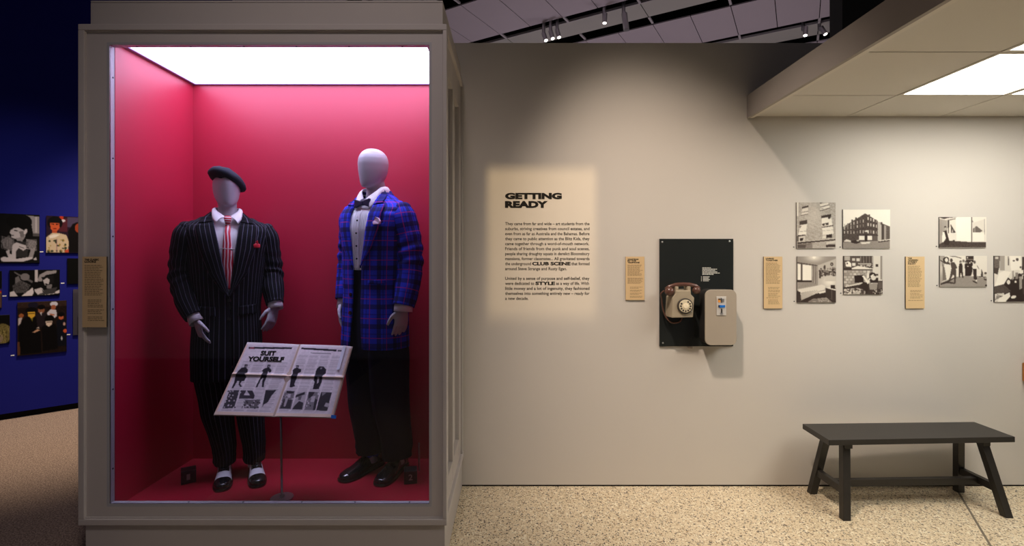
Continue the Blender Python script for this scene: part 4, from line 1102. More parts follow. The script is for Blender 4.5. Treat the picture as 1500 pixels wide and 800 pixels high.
P.p(.2, 118, 344, 228, 322, 224, 382, 118, 398).p(.92, 130, 402, 222, 386, 212, 540, 95, 552).p(.4, 118, 420, 150, 405, 120, 455).l(.45, 5, 105, 500, 210, 488).p(.15, 85, 552, 205, 540, 205, 552, 85, 572).p(.8, 95, 575, 200, 556, 190, 640, 95, 650).p(.1, 122, 596, 172, 588, 165, 630, 125, 636).p(.25, 80, 560, 105, 560, 105, 640, 80, 640)
P.p(.75, 85, 650, 640, 590, 640, 606, 85, 658).p(.12, 85, 656, 640, 606, 640, 624, 85, 676).p(.45, 85, 676, 300, 660, 300, 745, 85, 745, grain=.15).p(.66, 300, 655, 640, 625, 640, 745, 300, 745, grain=.15).p(.8, 500, 655, 640, 630, 640, 660, 510, 680).p(.15, 500, 690, 640, 685, 640, 720, 500, 728).p(.25, 85, 690, 210, 690, 200, 745, 85, 745)
wall_photo(1167, 296.6, 1224, 364, P, 'brick facade photograph, upper left of the four grouped by the caption card')
# corner block
P = Print((62, 88, 845, 738), 112, 92, base=.97, seed=3)
P.p(.22, 62, 380, 430, 152, 640, 280, 640, 640, 62, 640, grain=.12).p(.4, 62, 385, 150, 330, 160, 350, 62, 420).p(.3, 640, 290, 845, 375, 845, 620, 640, 620, grain=.1).p(.72, 640, 288, 698, 318, 698, 610, 640, 610).p(.6, 745, 345, 778, 362, 778, 600, 745, 600).p(.2, 700, 320, 745, 345, 745, 590, 700, 590)
for (x, y) in ((212, 262), (275, 222), (495, 175), (700, 305)): P.r(.25, x-14, y-5, x+14, y+40)
for row, (yl, yr) in enumerate(((270, 235), (350, 335), (455, 455))):
    for k in range(7):
        x = 265+k*20-(k % 2)*4 if False else 80+k*52; f = (x-62)/370; y = yl+90*(1-f)*(1-row*.4); P.r(random.choice((.75, .45, .85)), x, y-26+row*2, x+15, y+24)
    for k in range(4):
        x = 468+k*46; P.r(random.choice((.85, .55, .8)), x, yr+k*14*(1-row*.35)-22, x+18, yr+k*14*(1-row*.35)+26)
P.l(.12, 7, 62, 500, 430, 395, 640, 420).l(.12, 10, 300, 520, 440, 505, 640, 520).r(.92, 330, 528, 415, 596).r(.92, 470, 528, 545, 596).r(.1, 422, 515, 462, 625).p(.85, 415, 440, 470, 436, 470, 462, 415, 458).r(.3, 560, 530, 640, 610)
P.p(.52, 62, 635, 845, 600, 845, 738, 62, 738, grain=.06).p(.85, 80, 610, 120, 585, 190, 605, 200, 628, 80, 628).p(.12, 200, 605, 330, 595, 345, 640, 280, 660, 190, 640).p(.7, 285, 596, 330, 594, 328, 620, 290, 622).p(.88, 340, 640, 520, 625, 500, 655, 380, 665).p(.85, 650, 610, 740, 590, 750, 608, 690, 625).p(.9, 750, 595, 840, 580, 840, 596, 760, 608).p(.15, 650, 622, 845, 596, 845, 612, 650, 640).r(.4, 62, 718, 845, 738)
wall_photo(1235, 307, 1304, 364, P, 'photograph of a dark corner building under white sky, upper right of four')
# bedsit
P = Print((75, 58, 648, 735), 92, 110, base=.62, seed=5)
P.p(.55, 75, 58, 648, 58, 648, 90, 400, 180, 75, 145).glow(.95, 325, 70, 120, 60, .9).e(1, 325, 72, 24, 20).p(.72, 380, 190, 648, 90, 648, 560, 380, 480)
P.p(.25, 75, 140, 375, 185, 375, 200, 75, 158).p(.97, 85, 168, 130, 175, 130, 405, 85, 405).r(.25, 130, 160, 152, 412).p(.98, 154, 178, 285, 192, 285, 410, 154, 410).p(.12, 75, 405, 290, 408, 290, 436, 75, 436).p(.5, 290, 190, 378, 198, 378, 470, 290, 465)
for k in range(5): P.l(.38 if k % 2 else .66, 8, 300+k*17, 200, 296+k*17, 465)
P.p(.55, 75, 436, 300, 436, 380, 480, 240, 500, 75, 530, grain=.08).glow(.97, 560, 430, 110, 80, .9)
P.speck(.2, 46, 408, 230, 640, 350, 8, 22).speck(.45, 30, 420, 220, 645, 360, 6, 16).e(.15, 585, 172, 22, 26).e(.6, 583, 172, 10, 12).p(.15, 402, 280, 428, 275, 425, 375, 402, 378).e(.2, 480, 215, 16, 28).p(.8, 500, 340, 648, 350, 648, 420, 480, 420)
P.p(.88, 85, 540, 300, 500, 440, 470, 490, 490, 480, 545, 380, 570, 140, 640).p(.55, 130, 590, 380, 545, 370, 590, 140, 700)
for k in range(8): P.l(.85, 6, 135, 600+k*13, 375, 548+k*7)
P.p(.15, 75, 560, 120, 580, 135, 700, 75, 735).p(.12, 140, 700, 360, 600, 500, 590, 500, 660, 300, 680, 240, 735, 75, 735).p(.9, 375, 580, 495, 555, 490, 580, 410, 606).p(.15, 495, 520, 648, 560, 648, 720, 495, 655).l(.4, 4, 585, 545, 585, 690).p(.9, 500, 515, 570, 505, 648, 535, 648, 556, 590, 545).r(.1, 572, 480, 630, 524).p(.1, 590, 515, 648, 525, 648, 535, 590, 528)
P.e(.45, 420, 740, 190, 66).speck(.65, 18, 280, 690, 560, 735, 5, 14).p(.12, 500, 655, 648, 720, 648, 735, 600, 735)
wall_photo(1167.7, 375.7, 1224.7, 443.5, P, 'bedroom photograph with bright window and bed, lower left of the four')
# fireplace
P = Print((68, 65, 718, 708), 92, 92, base=.3, seed=6)
P.r(.25, 68, 65, 550, 280).r(.66, 80, 70, 170, 138).r(.8, 206, 102, 255, 148).r(.85, 276, 104, 335, 150).r(.9, 204, 180, 268, 228).p(.95, 95, 170, 150, 150, 190, 190, 190, 250, 100, 240).e(.1, 125, 192, 12, 14)
for k in range(9): P.l(.18 if k % 2 else .5, 9, 350+k*24, 70, 352+k*24, 180)
P.p(.8, 310, 185, 530, 190, 530, 204, 310, 202).r(.45, 340, 205, 545, 268).speck(.85, 16, 345, 215, 540, 262, 6, 16).speck(.12, 14, 345, 215, 540, 262, 6, 14).p(.92, 195, 270, 300, 230, 560, 276, 560, 290, 200, 288)
P.p(.12, 68, 268, 200, 262, 200, 285, 568, 290, 568, 300, 68, 300).r(.5, 68, 300, 560, 575)
for k in range(6):
    for q in range(8):
        x = 72+q*64+(k % 2)*28; P.r(random.uniform(.55, .8), x, 308+k*45, x+52, 344+k*45)
P.p(.06, 245, 395, 400, 380, 400, 505, 250, 515).r(.86, 550, 65, 718, 480).r(.2, 685, 65, 698, 460).r(.15, 598, 205, 645, 242).r(.2, 600, 368, 640, 392).l(.6, 3, 560, 70, 560, 275)
P.p(.86, 90, 570, 380, 505, 390, 525, 90, 590).p(.15, 68, 590, 300, 550, 718, 480, 718, 708, 68, 708, grain=.12).p(.7, 68, 620, 300, 600, 440, 640, 420, 708, 68, 708, grain=.2).speck(.2, 22, 80, 615, 420, 700, 8, 24).speck(.9, 14, 80, 615, 430, 700, 6, 18)
P.p(.1, 310, 570, 400, 500, 470, 510, 480, 640, 440, 700, 420, 640).e(.08, 545, 395, 60, 55).p(.1, 480, 430, 640, 430, 640, 510, 520, 520).p(.92, 372, 400, 400, 385, 470, 480, 500, 430, 515, 440, 470, 540).p(.9, 455, 360, 480, 310, 492, 380, 490, 430, 450, 445).e(.85, 565, 430, 42, 40).p(.9, 510, 400, 560, 365, 575, 380, 525, 425).p(.55, 490, 520, 635, 520, 620, 625, 500, 625).l(.85, 8, 490, 522, 635, 518).p(.3, 640, 500, 718, 500, 718, 600, 640, 620)
P.speck(.75, 16, 560, 630, 715, 705, 5, 14)
wall_photo(1236, 375, 1293, 431.5, P, 'photograph of a figure by a stone fireplace, lower right of the four')
# empty room
P = Print((82, 92, 1028, 712), 112, 74, base=.92, seed=7)
P.p(.62, 82, 130, 240, 160, 240, 600, 82, 640).glow(.5, 82, 380, 90, 240, .5).p(.2, 82, 92, 430, 92, 250, 112, 180, 135, 82, 100).p(.8, 215, 140, 420, 98, 420, 120, 250, 160).p(.2, 250, 155, 412, 122, 412, 132, 285, 160, 272, 420, 255, 420).p(.9, 285, 165, 412, 135, 412, 410, 285, 420).p(.2, 310, 235, 412, 405, 318, 415).p(.75, 355, 330, 360, 400, 330, 400).p(.9, 275, 430, 740, 430, 740, 590, 290, 565)
P.p(.98, 412, 100, 720, 80, 740, 580, 430, 570).r(.22, 722, 88, 745, 605).p(.55, 745, 150, 775, 200, 745, 200).p(.86, 760, 210, 1000, 130, 1010, 590, 760, 590).p(.35, 830, 272, 955, 370, 905, 400, 760, 400, 760, 330).l(.8, 6, 800, 300, 800, 400).l(.8, 6, 905, 340, 905, 400).r(.96, 760, 405, 990, 580).l(.5, 8, 990, 130, 995, 440).r(.3, 990, 340, 1002, 400)
P.p(.2, 82, 640, 160, 600, 290, 570, 740, 600, 1028, 595, 1028, 712, 82, 712, grain=.12).e(.15, 200, 298, 22, 22).e(.7, 200, 322, 16, 24).p(.12, 160, 380, 225, 360, 290, 600, 270, 660, 180, 640, 170, 590, 210, 540).p(.93, 145, 395, 185, 390, 215, 520, 165, 600, 135, 600).r(.15, 250, 270, 268, 320).e(.2, 375, 568, 22, 12)
wall_photo(1376, 318, 1444.7, 363, P, 'wide photograph of a bare white room, uppermost of the right-hand group')
# group on the stairs
P = Print((98, 72, 1100, 728), 112, 76, base=.90, seed=8)
P.p(.55, 110, 640, 420, 520, 640, 490, 1100, 540, 1100, 728, 98, 728, grain=.05).p(.6, 98, 72, 200, 72, 170, 600, 98, 660).glow(.85, 130, 350, 40, 150, .8).p(.4, 150, 210, 200, 330, 240, 580, 160, 600).l(.35, 16, 320, 80, 420, 85, 545, 122).p(.12, 655, 75, 815, 75, 815, 205, 655, 205).l(.75, 6, 735, 75, 735, 205).l(.7, 6, 655, 150, 815, 150).r(.75, 670, 90, 700, 130)
P.e(.12, 230, 158, 66, 64).e(.9, 238, 160, 34, 46).p(.2, 105, 150, 180, 200, 300, 210, 320, 260, 200, 240, 110, 175).e(.18, 342, 168, 28, 38).p(.22, 320, 215, 400, 205, 440, 260, 468, 330, 440, 350, 450, 480, 430, 660, 395, 660, 405, 500, 380, 470, 330, 560, 290, 650, 260, 640, 310, 520, 345, 340).p(.2, 250, 630, 330, 620, 420, 645, 400, 668, 250, 650).p(.15, 110, 660, 330, 570, 420, 525, 420, 540, 250, 650, 110, 690)
for (x, y, g_) in ((540, 200, .15), (600, 180, .4), (650, 205, .25), (700, 210, .12), (765, 205, .2)): P.e(g_, x, y, 24, 30)
P.p(.12, 505, 240, 575, 230, 600, 540, 580, 540, 545, 420, 520, 540, 500, 520).p(.88, 575, 240, 625, 280, 620, 500, 590, 500).p(.1, 625, 240, 800, 225, 790, 400, 760, 500, 640, 500).e(.85, 695, 296, 14, 12).e(.8, 545, 205, 12, 18).e(.75, 640, 215, 12, 16).e(.75, 765, 200, 14, 16).p(.9, 780, 300, 830, 230, 890, 260, 880, 350, 800, 345).e(.3, 835, 205, 24, 34).p(.12, 800, 350, 878, 350, 885, 580, 860, 580, 820, 560).p(.15, 790, 595, 850, 610, 900, 650, 870, 655, 800, 620).e(.92, 875, 595, 12, 22).l(.3, 10, 890, 280, 930, 350)
P.p(.2, 970, 510, 980, 350, 1010, 420, 1020, 520).p(.8, 1010, 450, 1100, 460, 1100, 520, 1010, 510).e(.25, 1070, 440, 28, 24).p(.2, 890, 500, 1100, 520, 1100, 535, 890, 515).p(.2, 1030, 550, 1100, 560, 1100, 600, 1040, 585).e(.1, 1082, 700, 22, 26).r(.4, 98, 715, 1100, 728)
wall_photo(1376.7, 374.8, 1445.8, 420.3, P, 'photograph of a man leaning before a group, below the bare-room photograph')
# bedroom floor, cut by the frame
P = Print((62, 45, 640, 722), 104, 110, base=.88, seed=9)
P.p(.35, 62, 45, 145, 45, 135, 220, 62, 220, grain=.2).r(.8, 75, 60, 120, 90).p(.2, 62, 225, 130, 225, 110, 320, 62, 300).r(.62, 145, 45, 210, 260).l(.3, 14, 262, 60, 265, 180).p(.97, 285, 50, 440, 50, 450, 250, 300, 260).e(.3, 340, 118, 18, 12).e(.25, 390, 98, 20, 22).e(.25, 434, 212, 12, 14).p(.2, 460, 60, 640, 45, 640, 330, 450, 320)
P.p(.95, 420, 250, 478, 250, 475, 300, 425, 300).p(.96, 70, 490, 130, 300, 200, 265, 300, 280, 240, 390, 200, 460, 90, 495).p(.1, 62, 495, 200, 460, 260, 360, 330, 430, 640, 330, 640, 722, 62, 722).p(.1, 300, 390, 420, 300, 460, 320, 440, 480, 300, 470).p(.6, 315, 270, 340, 260, 345, 380, 320, 400).p(.5, 360, 290, 400, 290, 400, 380, 360, 390).e(.95, 365, 425, 16, 16).e(.9, 265, 430, 24, 34).p(.6, 415, 350, 460, 345, 460, 520, 420, 540, grain=.15).p(.25, 62, 495, 200, 465, 300, 560, 210, 600, 62, 590, grain=.1)
P.p(.85, 70, 600, 200, 590, 210, 640, 120, 710, 70, 722).p(.95, 150, 640, 280, 580, 290, 640, 220, 722, 100, 722).e(.92, 336, 648, 38, 22, -.3)
for k in range(5): P.l(.15, 6, 80+k*16, 690-k*10, 110+k*18, 610+k*6)
P.p(.2, 470, 330, 640, 350, 640, 722, 470, 600, grain=.08)
wall_photo(1456.4, 374.8, 1516, 442.6, P, 'photograph of a figure crouching on a floor, rightmost and cut by the frame')

# ---- photographs on the blue wall
def tb(px):
    k = (px-750)/F; return (k*4.5+4.69)/(.735-.678*k)
def blue_photo(px0, px1, pxr, y0, y1, prt, label, tagx=None):
    """y0, y1 read at column pxr"""
    t0, t1 = tb(px0), tb(px1); Yr = bw(tb(pxr), 0).y; Z1_, Z0_ = 1.5+(377-y0)*Yr/F, 1.5+(377-y1)*Yr/F
    c = bw((t0+t1)/2, Z0_, 0); t = thing('mounted_photograph', c, label, 'photograph', 'photographs on the blue wall')
    wall_quad(t0, t1, Z0_, Z1_, .0005, .011).build('mount', 'dark_edge', t)
    link('print', prt.blur(1).mesh('print', lambda u, v: bw(t0+(t1-t0)*u, Z1_+(Z0_-Z1_)*v, .0115)), 'photo_print', t)
    if px0 > 2:
        wall_quad(t0-.045, t0-.02, Z0_+.004, Z0_+.014, .0003, .0015).build('number_tag', 'white_tag', t)
SK, BK = (.78, .76, .76), (.06, .05, .055)
P = Print((-90, 70, 517, 715), 92, 100, tone=neut, base=.07, seed=11)
P.p(.62, 340, 82, 517, 95, 517, 330, 420, 320, 400, 180, 360, 130).l(.8, 24, 470, 110, 470, 300).r(.35, 430, 320, 517, 360)
P.e(.05, 250, 170, 165, 105).p(.05, 120, 180, 400, 160, 430, 330, 330, 320, 320, 250).p(.80, 135, 290, 180, 255, 240, 250, 340, 300, 320, 380, 290, 425, 200, 400, 150, 385, 150, 350, 125, 320).p(.5, 240, 300, 330, 290, 310, 390, 270, 420, 260, 340).e(.15, 205, 290, 28, 7, .15).e(.85, 330, 300, 22, 38, .4).e(.3, 165, 352, 16, 8).p(.6, 200, 390, 310, 370, 290, 430, 220, 425)
P.p(.35, 10, 430, 120, 350, 190, 450, 140, 560, 60, 520).p(.35, 340, 400, 480, 400, 480, 470, 420, 560, 330, 500).p(.2, 160, 430, 370, 430, 360, 640, 200, 640)
for k in range(14):
    for q in range(9): P.e(.85, 25+k*12, 370+q*19+k*3, 3.5, 4.5); P.e(.85, 345+k*10, 405+q*15+k*2, 3.5, 4.5)
P.p(.82, 165, 470, 215, 445, 330, 480, 365, 520, 340, 530, 300, 555, 240, 520, 210, 560, 205, 670, 110, 650, 90, 580, 150, 600).p(.75, 75, 560, 130, 540, 130, 610, 100, 620).p(.84, 10, 650, 60, 630, 180, 665, 360, 640, 420, 620, 430, 660, 300, 700, 60, 700, 20, 690).p(.62, 400, 530, 470, 500, 430, 640, 370, 640).p(.78, 430, 660, 470, 640, 485, 680, 440, 680).l(.1, 8, 340, 505, 370, 520).l(.2, 5, 250, 500, 310, 520)
P.p(.05, -90, 70, 0, 70, 0, 715, -90, 715)
blue_photo(-11, 58, 58, 315, 385, P, 'largest monochrome portrait with resting hand, top left on the blue wall')
P = Print((605, 100, 1100, 580), 80, 78, tone=neut, base=(.16, .10, .16), seed=12)
P.r((.33, .14, .18), 760, 130, 870, 300).r((.30, .26, .36), 870, 110, 1100, 240).e((.85, .82, .85), 818, 158, 30, 18).r((.75, .22, .12), 770, 100, 820, 140).e(BK, 715, 190, 95, 85).p((.80, .35, .20), 650, 190, 770, 190, 775, 250, 740, 300, 700, 305, 660, 270).e((.45, .12, .08), 712, 266, 22, 8).l((.1, .05, .05), 8, 670, 205, 700, 210).l((.1, .05, .05), 8, 730, 210, 760, 207).p((.72, .32, .2), 680, 290, 740, 290, 740, 330, 680, 330)
P.p((.80, .72, .60), 605, 380, 680, 320, 760, 320, 860, 345, 895, 440, 880, 540, 830, 578, 605, 578).speck((.22, .25, .18), 16, 620, 380, 870, 570, 8, 20).speck((.62, .50, .22), 10, 620, 400, 870, 570, 6, 14).p((.92, .88, .82), 640, 360, 700, 340, 780, 340, 720, 380, 650, 395).l((.5, .3, .4), 5, 735, 400, 735, 578).p((.75, .3, .2), 840, 545, 890, 530, 890, 578, 840, 578)
P.p(BK, 880, 300, 940, 200, 1000, 170, 1100, 200, 1100, 578, 900, 578).e((.6, .25, .15), 1010, 250, 40, 60)
blue_photo(67.8, 124, 67.8, 316, 370.3, P, 'colour portrait in a patterned cream blouse, half hidden by the display case')
P = Print((70, 122, 438, 325), 98, 60, tone=neut, base=.05, seed=13)
P.p(.4, 100, 130, 240, 210, 230, 225, 105, 145).e(.5, 180, 175, 34, 28).p(.45, 108, 180, 135, 165, 150, 210, 130, 230, 110, 225).p(.3, 90, 240, 150, 200, 220, 240, 190, 300, 100, 300, grain=.3).p(.85, 72, 290, 100, 280, 130, 325, 72, 325).p(.9, 150, 325, 235, 258, 245, 300, 230, 325).r(.8, 252, 122, 272, 215)
P.p(.62, 268, 210, 285, 160, 340, 130, 415, 128, 410, 150, 330, 165, 300, 215).p(.10, 300, 180, 390, 165, 395, 230, 320, 240).p(.78, 310, 205, 340, 185, 362, 200, 355, 235, 325, 245).e(.15, 335, 235, 10, 5).p(.5, 335, 245, 380, 235, 375, 275, 340, 270).p(.8, 245, 275, 300, 260, 310, 300, 270, 315)
for k in range(6): P.l(.9, 4, 250+k*11, 285-k*3, 275+k*11, 318)
P.p(.85, 400, 300, 438, 280, 438, 310, 330, 322).p(.25, 320, 280, 420, 260, 400, 310, 310, 318)
blue_photo(14, 87.6, 87.6, 395, 432, P, 'wide monochrome photograph of two people in brimmed hats on the blue wall')
P = Print((128, 358, 488, 768), 100, 110, tone=neut, base=(.12, .08, .07), seed=14)
P.r((.20, .14, .12), 128, 358, 488, 400).grain(.03, 4)
K = (.035, .03, .035)
P.p(K, 135, 520, 190, 470, 260, 480, 290, 560, 300, 760, 140, 760).e((.10, .09, .15), 238, 384, 36, 26).e(K, 226, 425, 42, 26).p((.85, .66, .22), 200, 436, 255, 436, 252, 470, 228, 488, 204, 468).l(K, 4, 206, 450, 250, 450).p((.5, .45, .15), 222, 485, 238, 485, 234, 510)
P.p((.75, .7, .7), 132, 480, 165, 470, 150, 520, 132, 540).e((.6, .35, .2), 155, 460, 18, 16).p((.13, .10, .12), 260, 460, 330, 440, 345, 560, 270, 560).e((.55, .35, .25), 298, 425, 24, 26).e(K, 298, 402, 28, 18).p((.8, .78, .8), 288, 445, 304, 440, 300, 470)
P.p((.80, .78, .82), 340, 450, 370, 420, 410, 430, 415, 480, 390, 500, 345, 470).e((.80, .80, .85), 392, 382, 30, 20).e((.62, .36, .25), 388, 408, 18, 20).p((.7, .45, .35), 360, 455, 400, 465, 390, 475, 362, 468)
P.p(K, 300, 560, 330, 540, 400, 540, 420, 600, 420, 740, 310, 750).e(K, 358, 498, 36, 30).p((.86, .78, .72), 330, 515, 382, 515, 375, 545, 352, 562, 334, 545).l((.1, .05, .05), 4, 338, 525, 375, 525)
P.p((.05, .06, .10), 410, 520, 440, 500, 485, 520, 485, 720, 420, 720).e((.75, .38, .25), 446, 490, 20, 20).e(K, 446, 468, 26, 18).e((.8, .35, .2), 476, 602, 14, 16).e((.75, .6, .55), 470, 545, 10, 14).p((.78, .60, .48), 232, 595, 270, 572, 292, 582, 250, 600).p((.8, .75, .72), 262, 565, 280, 555, 285, 570).e((.75, .75, .78), 450, 660, 6, 18)
P.p((.35, .22, .15), 128, 660, 145, 660, 148, 760, 128, 765)
blue_photo(25.6, 97.6, 97.6, 440, 514.5, P, 'colour group photograph of people in black clothes, lowest on the blue wall')
P = Print((0, 0, 100, 100), 50, 60, tone=neut, base=.04, seed=15)
P.e((.75, .5, .5), 75, 55, 20, 26).e((.9, .85, .85), 80, 60, 10, 14).e((.6, .2, .15), 60, 12, 6, 5).p(.05, 40, 30, 100, 20, 100, 40, 55, 45)
blue_photo(98.4, 132, 98.4, 378.6, 416, P, 'small dark photograph with a pale face, cut off by the display case edge')
P = Print((0, 0, 100, 100), 40, 60, tone=neut, base=(.25, .24, .28), seed=16)
P.r((.30, .28, .32), 0, 0, 100, 8).p((.5, .45, .45), 30, 30, 70, 20, 80, 60, 40, 70).p((.1, .1, .12), 20, 60, 100, 60, 100, 100, 20, 100)
blue_photo(107, 140, 107, 424, 491, P, 'sliver of a grey photograph lowest beside the display case edge')
P = Print((0, 0, 100, 100), 60, 60, tone=neut, base=.05, seed=17)
P.e((.42, .38, .22), 70, 66, 40, 36).e((.5, .42, .40), 55, 80, 18, 18)
for k in range(30): P.l((.62, .57, .34) if k % 2 else (.25, .22, .12), 2, 40+k*2, 40+(k % 5)*4, 60+k*1.3, 60+(k*7) % 40)
blue_photo(-22, 14.4, 14.4, 461, 502, P, 'photograph of curled blond hair at the lower left of the blue wall')
P = Print((0, 0, 100, 100), 50, 60, tone=neut, base=.05, seed=18)
P.r((.2, .15, .5), 60, 48, 100, 53).r((.7, .15, .1), 60, 53, 100, 58).r((.75, .6, .15), 60, 58, 100, 62).p((.35, .25, .22), 50, 65, 100, 60, 100, 100, 60, 100)
blue_photo(-34, 2.8, 2.8, 397, 451, P, 'dark photograph with a rainbow stripe, leftmost on the blue wall')
# ================================================================== TELEPHONE BOARD
bx0, bx1, bz1, bz0 = wx(965.4), wx(1073), wz(350), wz(507)
BYF = WY-.012
pb_ = thing('telephone_board', ((bx0+bx1)/2, WY, bz0), 'glossy black board screwed to the wall behind telephone and coin box', 'board')
B().box(bx0, bx1, BYF, WY-.0005, bz0, bz1).build('panel', 'black_board', pb_, bevel=.001)
for px, py in ((970, 354.5), (1068.5, 353.5), (971, 502.5)):
    p = at(px, py, BYF); B().lathe([(.0062, 0), (.0055, -.003), (.002, -.004)], p, 'y', 14).build('screw', 'steel_screw', pb_)
b = B(); rg = random.Random(5)
for k, (x0, x1) in enumerate(((176, 425), (176, 605), (176, 550), (176, 610), (176, 690), (176, 505), None, (195, 388), (195, 360), (195, 395), (195, 365))) if False else enumerate([(176, 425), (176, 605), (176, 550), (176, 610), (176, 690), (176, 505)]):
    y = 250+k*38; x = x0
    while x < x1:
        e_ = min(x+rg.uniform(25, 75), x1); p, q = at(1020+x/20, 380+(y-11)/20, BYF-.0006), at(1020+e_/20, 380+(y+11)/20, BYF-.0006)
        b.add([(p.x, p.y, p.z), (q.x, p.y, p.z), (q.x, p.y, q.z), (p.x, p.y, q.z)], [(0, 1, 2, 3)]); x = e_+9
for k, x1 in enumerate((388, 360, 395, 365)):
    y = 512+k*39
    for xa, xb in ((140, 158), (195, x1)):
        p, q = at(1020+xa/20, 380+(y-11)/20, BYF-.0006), at(1020+xb/20, 380+(y+11)/20, BYF-.0006)
        b.add([(p.x, p.y, p.z), (q.x, p.y, p.z), (q.x, p.y, q.z), (p.x, p.y, q.z)], [(0, 1, 2, 3)])
tag(b.build('small_print', 'board_print', pb_), kind='stuff')
B().bar(at(1008, 508.5, BYF+.004), at(1014, 509.5, BYF+.004), .012, .012).build('cable_clip', 'box_front', pb_)

# ---- rotary wall telephone
c3 = lambda x, y, Y: at(960+x/7.27, 405+y/7.27, Y)
TF = WY-.125                                    # plane of the dial
ph_ = thing('telephone', c3(290, 440, WY-.012), 'beige rotary wall telephone with brown handset resting across the top', 'telephone')
ol = [(172, 440), (402, 436), (416, 228), (380, 192), (379, 150), (216, 150), (216, 186), (184, 226)]
fr_ = [c3(x, y, TF) for x, y in ol]; bk = [Vector((p.x*1.0+(.004 if p.x < fr_[0].x else 0), BYF-.0005, p.z)) for p in fr_]
cx_ = sum(p.x for p in fr_)/len(fr_); cz_ = sum(p.z for p in fr_)/len(fr_)
bk = [Vector((cx_+(p.x-cx_)*1.10, BYF-.0005, cz_+(p.z-cz_)*1.03)) for p in fr_]
md_ = [Vector((cx_+(p.x-cx_)*1.02, TF+.03, cz_+(p.z-cz_)*1.01)) for p in fr_]
n = len(ol)
b = B(); b.add(fr_+md_+bk, [tuple(range(n)), tuple(range(3*n-1, 2*n-1, -1))]+[(k*n+i, (k+1)*n+i, (k+1)*n+(i+1) % n, k*n+(i+1) % n) for k in (0, 1) for i in range(n)])
b.build('housing', 'phone_beige', ph_, bevel=.005, segs=3)
for xa, xb in ((216, 250), (344, 380)):
    p, q = c3(xa, 108, TF), c3(xb, 160, TF)
    B().box(p.x, q.x, TF+.004, TF+.07, q.z, p.z).build('cradle_horn', 'phone_beige', ph_, bevel=.004, segs=3)
dcn = c3(315, 315, TF)
dl = B().lathe([(.050, 0), (.050, -.006), (.047, -.010)], dcn, 'y', 40).build('dial', 'dial_dark', ph_, smooth=False)
B().lathe([(.0405, -.010), (.0405, -.013), (.038, -.0145)], dcn, 'y', 40).build('finger_plate', 'dial_cream', dl)
for k in range(10):
    a = math.radians(60-k*30); B().lathe([(.0062, -.0143), (.0062, -.0150)], dcn+Vector((math.cos(a)*.0305, 0, math.sin(a)*.0305)), 'y', 12).build('finger_hole', 'dial_dark', dl)
B().lathe([(.0185, -.0143), (.0185, -.0165), (.012, -.0185)], dcn, 'y', 28).build('dial_hub', 'dial_hub', dl)
p = dcn+Vector((.030, -.012, -.026)); B().bar(p, p+Vector((.012, -.002, -.010)), .004, .004).build('finger_stop', 'steel_screw', dl)
# handset
HY = TF+.028
hs = [c3(x, y, HY) for x, y in ((112, 140), (150, 112), (215, 90), (290, 84), (365, 88), (430, 104), (470, 132))]
hd = B().tube(hs, [(.011, .013), (.012, .014), (.0125, .013), (.013, .012), (.0125, .013), (.012, .014), (.010, .012)], 16).build('handset', 'phone_brown', ph_, smooth=True)
def blob(c, r, sx=1, sy=1, sz=1, n=18):
    b = B(); vs = []; m = 11
    for i in range(m):
        f = PI*(i+.001)/(m-1+.002)
        for k in range(n): vs.append((c.x+r*sx*math.sin(f)*math.cos(2*PI*k/n), c.y+r*sy*math.sin(f)*math.sin(2*PI*k/n), c.z+r*sz*math.cos(f)))
    return b.add(vs, [(i*n+k, i*n+(k+1) % n, (i+1)*n+(k+1) % n, (i+1)*n+k) for i in range(m-1) for k in range(n)])
blob(c3(150, 160, HY-.004), .0305, 1.0, .95, .95).build('earpiece', 'phone_brown', hd, smooth=True)
blob(c3(436, 148, HY-.004), .0255, 1.05, 1.0, .95).build('mouthpiece', 'phone_brown', hd, smooth=True)
# cord
cd = [c3(x, y, Y) for x, y, Y in ((95, 150, HY), (58, 186, HY+.01), (66, 240, HY+.03), (74, 310, HY+.04), (92, 385, HY+.045), (125, 450, HY+.045), (170, 490, HY+.05), (220, 495, HY+.055), (262, 480, HY+.065), (285, 445, HY+.07))]
def catmull(P, k=8):
    out = []
    for i in range(len(P)-1):
        p0, p1, p2, p3 = P[max(i-1, 0)], P[i], P[i+1], P[min(i+2, len(P)-1)]
        for q in range(k):
            f = q/k; out.append(.5*((2*p1)+(p2-p0)*f+(2*p0-5*p1+4*p2-p3)*f*f+(3*p1-p0-3*p2+p3)*f**3))
    return out+[P[-1]]
pts = catmull(cd, 10)
B().tube(pts, [.0048+.0007*math.sin(i*2.4) for i in range(len(pts))], 10).build('cord', 'phone_brown', ph_, smooth=True)

# ---- coin box
KF = WY-.114
x0, x1, z1, z0 = at(1033, 0, KF).x, at(1079.3, 0, KF).x, at(0, 424.5, KF).z, at(0, 506, KF).z
cb = thing('coin_box', ((x0+x1)/2, WY-.012, z0), 'tall rounded grey-beige coin box with blue slot on the black board', 'coin box')
def rrect(x0, x1, z0, z1, r, n=7):
    o = []
    for cx, cz, a0 in ((x1-r, z1-r, 0), (x0+r, z1-r, 90), (x0+r, z0+r, 180), (x1-r, z0+r, 270)):
        o += [(cx+r*math.cos(math.radians(a0+90*k/n)), cz+r*math.sin(math.radians(a0+90*k/n))) for k in range(n+1)]
    return o
B().prism(rrect(x0+.002, x1-.002, z0+.002, z1-.002, .036), KF+.012, BYF-.0005).build('casing', 'box_side', cb)
shade_auto(cb.children[-1])
fa = B().prism(rrect(x0, x1, z0, z1, .038), KF, KF+.012).build('front_cover', 'box_front', cb, bevel=.003, angle=50)
q0, q1 = at(1049.5, 434.3, KF), at(1063.5, 462, KF)
